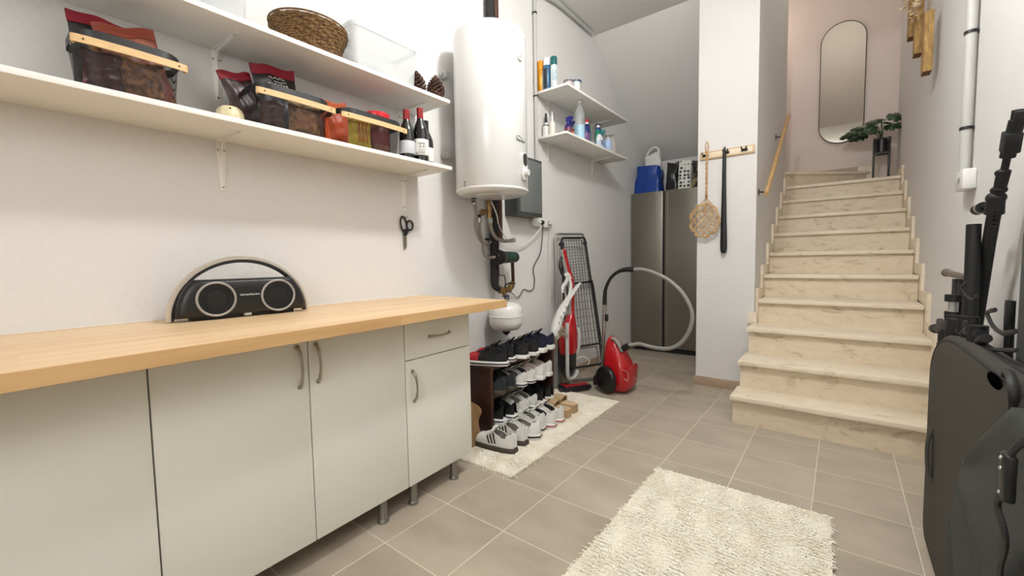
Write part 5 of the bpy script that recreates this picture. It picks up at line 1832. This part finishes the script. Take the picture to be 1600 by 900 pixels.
MB().tube([dk(.93, .10, .055), dk(.97, .66, .055)], .008, 8, raw=True).obj('hinge_strut', BLACKM, dkr)
for (s_, t_) in ((.15, .93), (.93, .93), (.95, .66)):
    c = dk(s_, t_, .03)
    MB().cyl(c - nrm_ * .025, c + nrm_ * .025, .016, seg=12).obj('hinge', BLACK, dkr)
MB().tube([dk(.30, .12, .02) + nrm_ * .01 * 0 + (BR - BL) * (.10 * math.cos(2 * PI * k / 12)) + (TL - BL) * (.035 * math.sin(2 * PI * k / 12)) for k in range(12)] and [dk(.50 + .16 * math.cos(2 * PI * k / 12), .13 + .035 * math.sin(2 * PI * k / 12), .036) for k in range(12)], .0045, 8, closed=True, sub=2).obj('grip_ring', WHITEP, dkr)

# ================================================================= STICK VACUUM
sv = root('stick_vacuum', (-1.72, 2.93, 0), 'red and grey upright stick vacuum parked beside the drying rack', 'vacuum cleaner')
MB().tube([(-1.72, 2.865, 1.130), (-1.72, 2.90, 1.045), (-1.72, 2.94, .96), (-1.72, 2.985, .885), (-1.72, 2.995, .75), (-1.72, 2.985, .60)], 1, 10, flat=((0, 1, 0), .026, .018)).obj('handle_tube', RED, sv)
MB().tube([(-1.725, 2.835, 1.128), (-1.722, 2.870, 1.045), (-1.722, 2.908, .96), (-1.722, 2.952, .885), (-1.722, 2.962, .75), (-1.722, 2.953, .60)], 1, 8, flat=((0, 1, 0), .009, .014)).obj('grey_edge', GREYP, sv)
MB().tube([(-1.73, 2.875, 1.095), (-1.73, 2.835, 1.05), (-1.73, 2.822, 1.0), (-1.73, 2.87, .93), (-1.73, 2.94, .895)], .010, 8).obj('grip', BLACK, sv)
rings = []
for (z, hx, hy, yo) in ((.30, .045, .075, 2.925), (.34, .05, .082, 2.925), (.45, .05, .082, 2.925), (.50, .046, .074, 2.93), (.56, .034, .05, 2.955), (.62, .022, .024, 2.978), (.66, .018, .020, 2.985)):
    rings.append([(-1.72 + x, yo + y, z) for x, y in rrect(hx, hy, min(hx, hy) * .6, 5)])
MB().loft(rings).obj('motor_body', RED, sv)
rings = []
for (z, hx, hy) in ((.115, .022, .045), (.14, .036, .064), (.20, .042, .072), (.31, .044, .075)):
    rings.append([(-1.72 + x, 2.925 + y, z) for x, y in rrect(hx, hy, min(hx, hy) * .6, 5)])
MB().loft(rings).obj('dust_bin', M('bin_dark', (40, 40, 41), .25), sv)
MB().tube([(-1.676, 2.835, .56), (-1.674, 2.832, .30), (-1.678, 2.842, .15), (-1.685, 2.885, .105), (-1.685, 2.965, .105), (-1.680, 3.005, .15)], 1, 8, flat=((0, 1, 0), .013, .016)).obj('trim_ring', M('trim_grey', (188, 188, 184), .35), sv)
MB().tube([(-1.668, 2.985, .50), (-1.655, 2.99, .47), (-1.655, 2.985, .36), (-1.665, 2.975, .30)], .012, 8).obj('latch', M('trim_grey', (188, 188, 184), .35), sv)
MB().tube([(-1.72, 2.925, .12), (-1.715, 2.935, .07), (-1.70, 2.945, .045)], .013, 8).obj('neck', GREYP, sv)
fhm = TR((-1.675, 2.935, .004), (0, 0, math.radians(60)))
mb = MB().box(-.115, .115, -.060, .060, 0, .044, .012, mat=fhm)
fh = mb.obj('floor_head', M('head_black', (26, 24, 26), .4), sv)
MB().box(-.100, .108, -.046, .048, .038, .053, .007, mat=fhm).obj('head_cover', M('head_red', (150, 22, 34), .35), fh)
MB().box(-.06, .09, -.010, .012, .052, .056, .002, mat=fhm).obj('head_strip', M('head_strip', (110, 96, 84), .5), fh)
for s_ in (-1, 1):
    MB().cyl(fhm @ Vector((s_ * .115, -.02, .018)), fhm @ Vector((s_ * .140, -.02, .018)), .018, seg=14).obj('wheel', BLACK, fh)
# grey storage panel behind it
gp = root('folded_step', (-1.80, 2.86, 0), 'pale grey folded plastic panel standing behind the stick vacuum', 'panel')
MB().box(-1.835, -1.800, 2.80, 2.955, 0, .44, .006).obj('panel', M('panel_grey', (176, 176, 172), .5), gp)
MB().box(-1.802, -1.794, 2.875, 2.89, .02, .42, .002).obj('rib', M('panel_grey', (176, 176, 172), .5), gp)

# white carrier bag hanging on the stick vacuum
zb = root('carrier_bag', (-1.66, 2.86, .45), 'translucent white carrier bag hanging from the stick vacuum handle', 'bag')
CB = M('carrier_film', (226, 225, 220), .45, alpha=.88, bump=.4, bs=30)
rings = []
for (y, z, hy, hx) in ((3.045, .860, .012, .010), (3.00, .835, .030, .016), (2.93, .80, .052, .022), (2.85, .745, .066, .028), (2.77, .685, .074, .034), (2.71, .62, .078, .038), (2.675, .56, .076, .042), (2.67, .51, .064, .040), (2.675, .470, .034, .03)):
    rings.append([(-1.675 + hx * math.cos(t) + .004 * math.sin(5 * t + z * 40), y + hy * math.sin(t) * .8 + .004 * math.sin(7 * t + z * 60), z + hy * math.sin(t) * .5) for t in [2 * PI * k / 20 for k in range(20)]])
MB().loft(rings).obj('film', CB, zb, angle=60)
MB().tube([(-1.71, 2.90, .905), (-1.69, 2.86, .885), (-1.69, 2.80, .84), (-1.69, 2.80, .80)], 1, 8, flat=((1, 0, 0), .012, .016)).obj('handle', CB, zb)
MB().tube([(-1.70, 2.905, .91), (-1.69, 2.925, .86), (-1.685, 2.905, .80), (-1.68, 2.86, .73)], 1, 8, flat=((1, 0, 0), .010, .014)).obj('handle', CB, zb)
MB().tube([(-1.72, 2.88, .925), (-1.705, 2.905, .935), (-1.70, 2.93, .90)], .016, 8).obj('knot', CB, zb)
for ch, (yy, zz) in zip('ZARA', ((2.738, .700), (2.705, .667), (2.670, .634), (2.640, .602))):
    text_obj('lettering', ch, .036, M('ink_black', (30, 30, 30), .6), zb, TR((-1.632, yy + .01, zz - .012), (PI / 2, 0, PI / 2)) @ Matrix.Rotation(math.radians(50), 4, 'Z'), .0005)
mb = MB()
rn = random.Random(2)
for k in range(12):
    c = Vector((-1.640 + rn.uniform(-.012, .012), 2.665 + rn.uniform(-.035, .035), .515 + rn.uniform(-.03, .035)))
    mb.tube([c + Vector((rn.gauss(0, .02), rn.gauss(0, .022), rn.gauss(0, .02))) for _ in range(5)], .005, 6, sub=4)
mb.obj('contents', M('net_contents', (150, 136, 116), .8), zb)

# ================================================================= CANISTER VACUUM
VX, VY = -1.375, 3.13
cvac = root('canister_vacuum', (VX, VY, 0), 'red canister vacuum standing upright with its hose looping to the fridge', 'vacuum cleaner')
rings = []
for (z, hx, hy, xo, yo) in ((.020, .075, .085, 0.01, 0), (.045, .098, .105, .01, 0), (.12, .106, .115, .008, 0), (.19, .104, .112, .002, 0), (.25, .092, .10, -.012, 0), (.32, .072, .082, -.03, 0), (.38, .050, .06, -.045, 0), (.42, .030, .04, -.055, 0), (.435, .012, .018, -.058, 0)):
    rings.append([(VX + xo + x, VY + yo + y, z) for x, y in rrect(hx, hy, min(hx, hy) * .62, 6)])
MB().loft(rings).obj('body', RED, cvac)
# ledge of the dust compartment
MB().prism([(VX + .03, .21), (VX + .118, .225), (VX + .124, .19), (VX + .118, .07), (VX + .07, .04), (VX + .03, .05)], VY - .095, VY + .09, 'XZ', .012).obj('front_cover', RED, cvac)
MB().tube([(VX + .042, VY - .100, .205), (VX + .070, VY - .100, .150), (VX + .112, VY - .100, .120), (VX + .112, VY - .100, .190), (VX + .042, VY - .100, .205)], .0022, 5, sub=2).obj('trim_line', M('trim_pink', (214, 170, 168), .4), cvac)
mb = MB().lathe([(0, 0), (.060, -.002), (.078, .004), (.086, .016), (.086, .034), (.076, .040), (0, .042)], (0, 0, 0), 36, 'Y')
mb.xf(TR((VX - .068, VY - .150, .112), (0, 0, math.radians(-22))) @ Matrix.Scale(1.22, 4))
wh = mb.obj('wheel', M('wheel_black', (14, 13, 14), .3), cvac)
mb = MB().lathe([(0, 0), (.078, .002), (.086, .012), (.086, .030), (.076, .040), (0, .042)], (0, 0, 0), 36, 'Y')
mb.xf(TR((VX + .0, VY + .105, .090)))
mb.obj('wheel', M('wheel_black', (14, 13, 14), .3), cvac)
MB().tube([(VX - .04, VY - .03, .425), (VX - .01, VY - .035, .415), (VX + .02, VY - .035, .375), (VX + .045, VY - .035, .33)], 1, 8, flat=((0, 1, 0), .030, .012)).obj('silver_handle', M('vac_silver', (176, 176, 174), .3, .5), cvac)
MB().cyl((VX + .035, VY - .03, .345), (VX + .095, VY - .03, .385), .024, .022, 16).obj('hose_socket', BLACK, cvac)
HP = [(VX + .09, 3.10, .382), (-1.24, 3.10, .392), (-1.193, 3.10, .402), (-1.095, 3.10, .388), (-.978, 3.10, .392), (-.888, 3.10, .447), (-.828, 3.10, .558), (-.822, 3.10, .675), (-.882, 3.11, .792), (-.981, 3.12, .885), (-1.097, 3.13, .943), (-1.195, 3.14, .968), (-1.265, 3.14, .968)]
# ribbed hose: radius ripples along the length
P_ = [Vector(p_) for p_ in HP]
Q_ = []
for i in range(len(P_) - 1):
    p0, p1, p2, p3 = P_[max(0, i - 1)], P_[i], P_[i + 1], P_[min(len(P_) - 1, i + 2)]
    for j in range(16):
        t = j / 16
        Q_.append(.5 * ((2 * p1) + (p2 - p0) * t + (2 * p0 - 5 * p1 + 4 * p2 - p3) * t * t + (3 * p1 - p0 - 3 * p2 + p3) * t ** 3))
Q_.append(P_[-1])
MB().tube(Q_, [.0155 if k % 2 else .0138 for k in range(len(Q_))], 12, raw=True).obj('hose', M('hose_grey', (138, 136, 132), .4), cvac)
MB().tube([(-1.255, 3.14, .967), (-1.32, 3.142, .968), (-1.39, 3.15, .950), (-1.455, 3.155, .900), (-1.502, 3.165, .818), (-1.517, 3.175, .75), (-1.522, 3.18, .68)], [.021, .020, .014, .0125, .014, .017, .018], 12).obj('handle', BLACK, cvac)
MB().cyl((-1.522, 3.18, .69), (-1.552, 3.20, .10), .0155, seg=14).obj('telescopic_tube', CHROME, cvac)
MB().box(-1.512, -1.492, 3.165, 3.19, .545, .60, .004).obj('tube_clamp', BLACK, cvac)
MB().box(-1.62, -1.50, 3.15, 3.25, .0, .085, .018).obj('floor_nozzle', BLACK, cvac)

# ================================================================= RIGHT SIDE: TRIPODS, CASES
TBK = M('tripod_black', (15, 15, 17), .55)
TGR = M('tripod_grey', (64, 62, 60), .45, .3)


def path_tube(parent, name, pts, r_, mat=TBK, seg=12, **k):
    return MB().tube(pts, r_, seg, **k).obj(name, mat, parent)


tp = root('light_stand', (.40, 2.30, 0), 'tall black photographic stand leaning on the right wall', 'stand')
path_tube(tp, 'lower_tube', [(.385, 2.47, .0), (.378, 2.17, .74)], .0145, raw=True)
path_tube(tp, 'upper_tube', [(.378, 2.20, .66), (.380, 2.06, 1.08), (.380, 2.01, 1.19)], .0165, raw=True)
mb = MB().cyl((.380, 2.02, 1.175), (.380, 2.00, 1.225), .024, .020, 14)
mb.sphere((.380, 2.005, 1.222), .024, (1, 1, .9), 14)
mb.obj('ball_joint', TBK, tp)
kn = MB().cyl((.372, 2.03, 1.205), (.366, 2.085, 1.200), .008, seg=10).obj('knob_shaft', TBK, tp)
MB().cyl((.367, 2.075, 1.201), (.361, 2.125, 1.196), .0175, .0175, 18).obj('knob', TBK, kn)
MB().cyl((.3655, 2.088, 1.1997), (.3645, 2.096, 1.1989), .0180, .0180, 18).obj('knob_ring', M('knob_ring', (190, 184, 150), .4), kn)
mb = MB().cyl((.382, 1.995, 1.228), (.386, 1.965, 1.300), .014, .016, 14)
mb.sphere((.383, 1.995, 1.245), .020, (1, 1.2, .7), 12)
mb.sphere((.385, 1.975, 1.295), .018, (1, 1.2, .7), 12)
mb.obj('tilt_head', TBK, tp)
path_tube(tp, 'neck', [(.386, 1.965, 1.298), (.388, 1.95, 1.340)], .009, raw=True)
mb = MB().tube([(.388, 1.95, 1.337), (.394, 1.905, 1.435)], .0175, 14, raw=True)
m_ = TR((.391, 1.935, 1.378), (math.radians(22), 0, 0))
mb.box(-.018, .018, -.026, .030, -.030, .030, .004, mat=m_)
m2 = TR((.394, 1.905, 1.440), (math.radians(22), 0, 0))
mb.box(-.010, .014, -.022, -.008, -.02, .022, .002, mat=m2)
mb.box(-.010, .014, .008, .022, -.02, .022, .002, mat=m2)
mb.obj('phone_clamp', TBK, tp)
mb = MB()
for k in range(5):
    mb.box(-.005, .005, -.026, -.014, -.05 + .013 * k, -.043 + .013 * k, .001, mat=TR((.380, 2.015, 1.185), (math.radians(20), 0, 0)))
mb.obj('ratchet', TBK, tp)

t2 = root('tripod', (.35, 2.10, 0), 'black tripod with round tube topped by a matte sleeve beside the tall stand', 'tripod')
path_tube(t2, 'centre_column', [(.345, 2.03, .45), (.345, 2.065, 1.145)], .0185, raw=True)
for q in ((.352, 2.12), (.420, 2.25), (.385, 2.36)):
    path_tube(t2, 'leg', [(q[0], q[1], .0), (.355, 2.075, .72)], .012, raw=True)
path_tube(t2, 'collar', [(.345, 2.04, .74), (.345, 2.045, .80)], .024, raw=True)

t3 = root('camera_tripod', (.33, 2.34, 0), 'grey topped compact tripod standing nearest the stairs', 'tripod')
path_tube(t3, 'column', [(.335, 2.24, .60), (.335, 2.24, .955)], .009, raw=True, mat=TGR)
path_tube(t3, 'column', [(.345, 2.21, .60), (.345, 2.21, .955)], .008, raw=True, mat=TGR)
mb = MB().cyl((.325, 2.335, .975), (.345, 2.12, .965), .0125, .011, 14)
mb.sphere((.325, 2.34, .975), .016, (1, .7, 1), 12)
mb.obj('pan_handle', M('handle_brown', (96, 84, 74), .4), t3)
MB().cyl((.325, 2.19, .875), (.325, 2.19, .900), .024, seg=16).obj('lock_ring', TBK, t3)
MB().cyl((.325, 2.19, .838), (.325, 2.19, .875), .014, seg=16).obj('sleeve', M('sleeve_silver', (200, 200, 198), .3, .6), t3)
MB().cyl((.325, 2.19, .64), (.325, 2.19, .838), .023, seg=16).obj('barrel', TBK, t3)
text_obj('lettering', 'G', .026, INKW, t3, TR((.3015, 2.185, .815), (PI / 2, 0, -PI / 2)), .0005)
for q in ((.30, 2.28), (.33, 2.46), (.40, 2.40)):
    path_tube(t3, 'leg', [(q[0], q[1], .0), (.328, 2.22, .66)], .010, raw=True)

t4 = root('clamp_arm', (.30, 1.95, .70), 'black cross arm with clamps and knobs resting on the black case', 'clamp')
mb = MB().cyl((.300, 2.30, .760), (.302, 1.66, .830), .0165, .014, 12)
mb.box(.286, .318, 2.02, 2.22, .758, .808, .006)
mb.box(.290, .315, 1.78, 1.90, .800, .850, .006)
mb.obj('arm', TBK, t4)
for (p0, p1, rr_) in (((.300, 2.345, .752), (.300, 2.285, .760), .0185), ((.296, 2.00, .735), (.300, 2.00, .845), .018), ((.300, 2.19, .715), (.300, 2.13, .720), .014), ((.300, 2.21, .660), (.300, 2.13, .668), .015), ((.300, 1.86, .800), (.300, 1.80, .812), .015), ((.300, 1.80, .820), (.300, 1.75, .830), .013)):
    MB().cyl(p0, p1, rr_, seg=14).obj('knob', TBK, t4)
for (p0, p1, rr_) in (((.300, 1.74, .80), (.300, 1.74, .87), .013), ((.300, 1.84, .785), (.300, 1.84, .86), .018), ((.298, 1.93, .765), (.298, 1.93, .84), .024), ((.300, 2.04, .715), (.300, 2.04, .79), .026), ((.300, 2.13, .66), (.300, 2.13, .77), .020), ((.302, 1.70, .80), (.302, 1.70, .85), .022), ((.300, 1.66, .812), (.300, 1.60, .83), .012)):
    MB().cyl(p0, p1, rr_, seg=10).obj('post', TBK, t4)
path_tube(t4, 'bracket', [(.300, 1.535, .910), (.300, 1.605, .897), (.300, 1.585, .882), (.300, 1.545, .868), (.300, 1.47, .862), (.300, 1.375, .880)], 1, sub=2, flat=((1, 0, 0), .004, .006), seg=6)
path_tube(t4, 'bracket', [(.300, 1.60, .80), (.300, 1.45, .826), (.300, 1.36, .841)], 1, flat=((1, 0, 0), .004, .005), seg=6)
path_tube(t4, 'hook', [(.300, 1.84, .965), (.300, 1.91, .945), (.300, 1.86, .925), (.300, 1.77, .915), (.300, 1.73, .93)], 1, sub=2, flat=((1, 0, 0), .003, .004), seg=6)

t5 = root('mini_tripod', (.345, 1.66, 0), 'short black pole with square sleeve behind the case', 'tripod')
path_tube(t5, 'pole', [(.355, 1.66, .0), (.350, 1.655, .86)], .009, raw=True)
MB().box(.342, .358, 1.648, 1.672, .845, .925, .002).obj('sleeve', TBK, t5)

# black padded case: rounded slab standing on its long edge
CF = M('case_fabric', (58, 55, 49), .7, bump=.3, bs=400, var=.1, vs=5)
CFD = M('case_fabric_dark', (26, 26, 26), .6)


def slab_outline(y0, y1, z0, z1, rad, n=8):
    return [(y0 + (y1 - y0) / 2 + y, z0 + (z1 - z0) / 2 + z) for y, z in rrect((y1 - y0) / 2, (z1 - z0) / 2, rad, n)]


ck = root('padded_case', (.30, 1.5, 0), 'large charcoal padded case standing on edge by the right wall', 'case')
OY0, OY1, OZ0, OZ1 = .80, 2.150, .0, .805


def case_ring(x, ins):
    y0, y1, z0, z1 = OY0 + ins, OY1 - ins, OZ0 + ins, OZ1 - ins
    out_ = []
    # (corner centre y, z, radius y, radius z, start angle)
    for cy_, cz_, ry_, rz2, a0 in ((y1 - .46, z1 - .21, .46, .21, 0), (y0 + .10, z1 - .10, .10, .10, 90), (y0 + .05, z0 + .05, .05, .05, 180), (y1 - .07, z0 + .07, .07, .07, 270)):
        for k in range(13):
            t = math.radians(a0 + 90 * k / 12)
            e_ = .85
            cc, ss = math.cos(t), math.sin(t)
            out_.append((x, cy_ + ry_ * (abs(cc) ** e_) * (1 if cc > 0 else -1), cz_ + rz2 * (abs(ss) ** e_) * (1 if ss > 0 else -1)))
    return out_


MB().loft([case_ring(*q) for q in ((.262, .055), (.263, .030), (.269, .010), (.278, 0), (.318, 0), (.326, .008), (.330, .03))]).obj('shell', CF, ck)
MB().tube(case_ring(.268, .014), .0032, 6, closed=True, raw=True).obj('piping', CFD, ck)
MB().tube(case_ring(.298, -.0005), 1, 6, closed=True, raw=True, flat=((1, 0, 0), .005, .0018)).obj('zip', CFD, ck)
MB().sphere((.2645, 1.945, .375), .045, (.10, .95, 1.9), 20).obj('handle_recess', CFD, ck)
MB().tube([(.262, 2.00, .455), (.252, 1.99, .42), (.249, 1.985, .37), (.252, 1.975, .31), (.262, 1.96, .275)], 1, 8, flat=((0, 1, 0), .018, .005)).obj('side_handle', CF, ck)
MB().tube([(.268, 1.27, .800), (.262, 1.235, .818), (.258, 1.19, .812), (.257, 1.168, .785), (.262, 1.18, .745)], 1, 8, flat=((1, 0, 0), .008, .0045)).obj('carry_handle', CFD, ck)
MB().sphere((.2635, 1.325, .778), .045, (.08, 1.25, .34), 20).obj('handle_hole', M('hole_black', (6, 6, 6), 1., spec=0.), ck)
MB().sphere((.2605, 1.535, .512), .0050, (.6, 1, 1), 10).obj('rivet', CHROME, ck)

# grey fabric bag in front of it, slanted top, with folds
gb_ = root('fabric_bag', (.24, 1.1, 0), 'slumped grey fabric bag with stretched folds in front of the charcoal case', 'bag')
GF = M('grey_fabric', (56, 58, 54), .85, bump=.4, bs=350, var=.12, vs=6)
NU, NV = 40, 34


def gfn(u, v_):
    y = .62 + (1.525 - .62) * u
    top = .512 + .265 * min(1, (1 - u) * 2.3)
    z = .002 + (top - .002) * v_
    bulge = .050 * math.sin(PI * min(1, max(0, v_))) ** .5 * math.sin(PI * u) ** .35 if 0 < u < 1 and 0 < v_ < 1 else 0
    fan = .0
    dy, dz = (1.525 - y), (z - .512)
    rr_ = math.hypot(dy, dz)
    if rr_ > .01:
        an = math.atan2(dz, dy)
        fan = .015 * math.sin(an * 11 + 1.) * min(1, rr_ * 5) * math.exp(-rr_ * 1.6) * (1 if an > -1.4 else .3)
    return (.256 - bulge * .8 - fan, y, z)


mb = MB().grid(gfn, NU, NV)
mb.grid(lambda u, v_: (.258, gfn(u, v_)[1], gfn(u, v_)[2]), NU, NV)
for (fu, fv_) in ((None, 1), (None, 0)):
    mb.grid(lambda u, v_: (lambda p_: (p_[0] * (1 - v_) + .258 * v_, p_[1], p_[2]))(gfn(u, fv_)), NU, 1)
for uu in (0, 1):
    mb.grid(lambda u, v_: (lambda p_: (p_[0] * (1 - v_) + .258 * v_, p_[1], p_[2]))(gfn(uu, u)), NV, 1)
mb.obj('fabric', GF, gb_, angle=70)
MB().tube([(.235, .70, .88), (.225, .78, .85), (.210, .86, .805), (.200, .900, .765), (.200, .908, .72)], 1, 8, flat=((0, 1, 0), .010, .004)).obj('strap', CFD, gb_)
MB().box(.192, .205, .892, .922, .690, .760, .004).obj('buckle', BLACK, gb_)
for zz in (.752, .736, .70):
    MB().sphere((.191, .907, zz), .0028, seg=8).obj('snap', CHROME, gb_)
MB().tube([(.200, .91, .70), (.198, .935, .685), (.197, .94, .662), (.198, .912, .645), (.200, .91, .625), (.203, .938, .585), (.206, .955, .54), (.21, .965, .42), (.212, .97, .30), (.215, .97, .10)], 1, 8, flat=((0, 1, 0), .0135, .004)).obj('strap', M('strap_web', (18, 18, 18), .6, bump=.5, bs=500), gb_)

# tall grey upholstered case at the very edge of the picture
tg_ = root('tall_case', (.385, 1.10, 0), 'tall dark grey soft case at the right edge of the photo', 'case')
rings = []
for (x, ins) in ((.345, .05), (.348, .02), (.356, .004), (.368, 0), (.425, 0), (.440, .01)):
    rings.append([(x, y, z) for y, z in slab_outline(.70 + ins, 1.605 - ins, 0 + ins, 1.14 - ins, .05, 8)])
MB().loft(rings).obj('shell', M('tall_case_fabric', (74, 74, 71), .85, bump=.3, bs=300), tg_)
MB().tube([(.353, y, z) for y, z in slab_outline(.712, 1.593, .012, 1.128, .045, 8)], .003, 6, closed=True, raw=True).obj('piping', CFD, tg_)
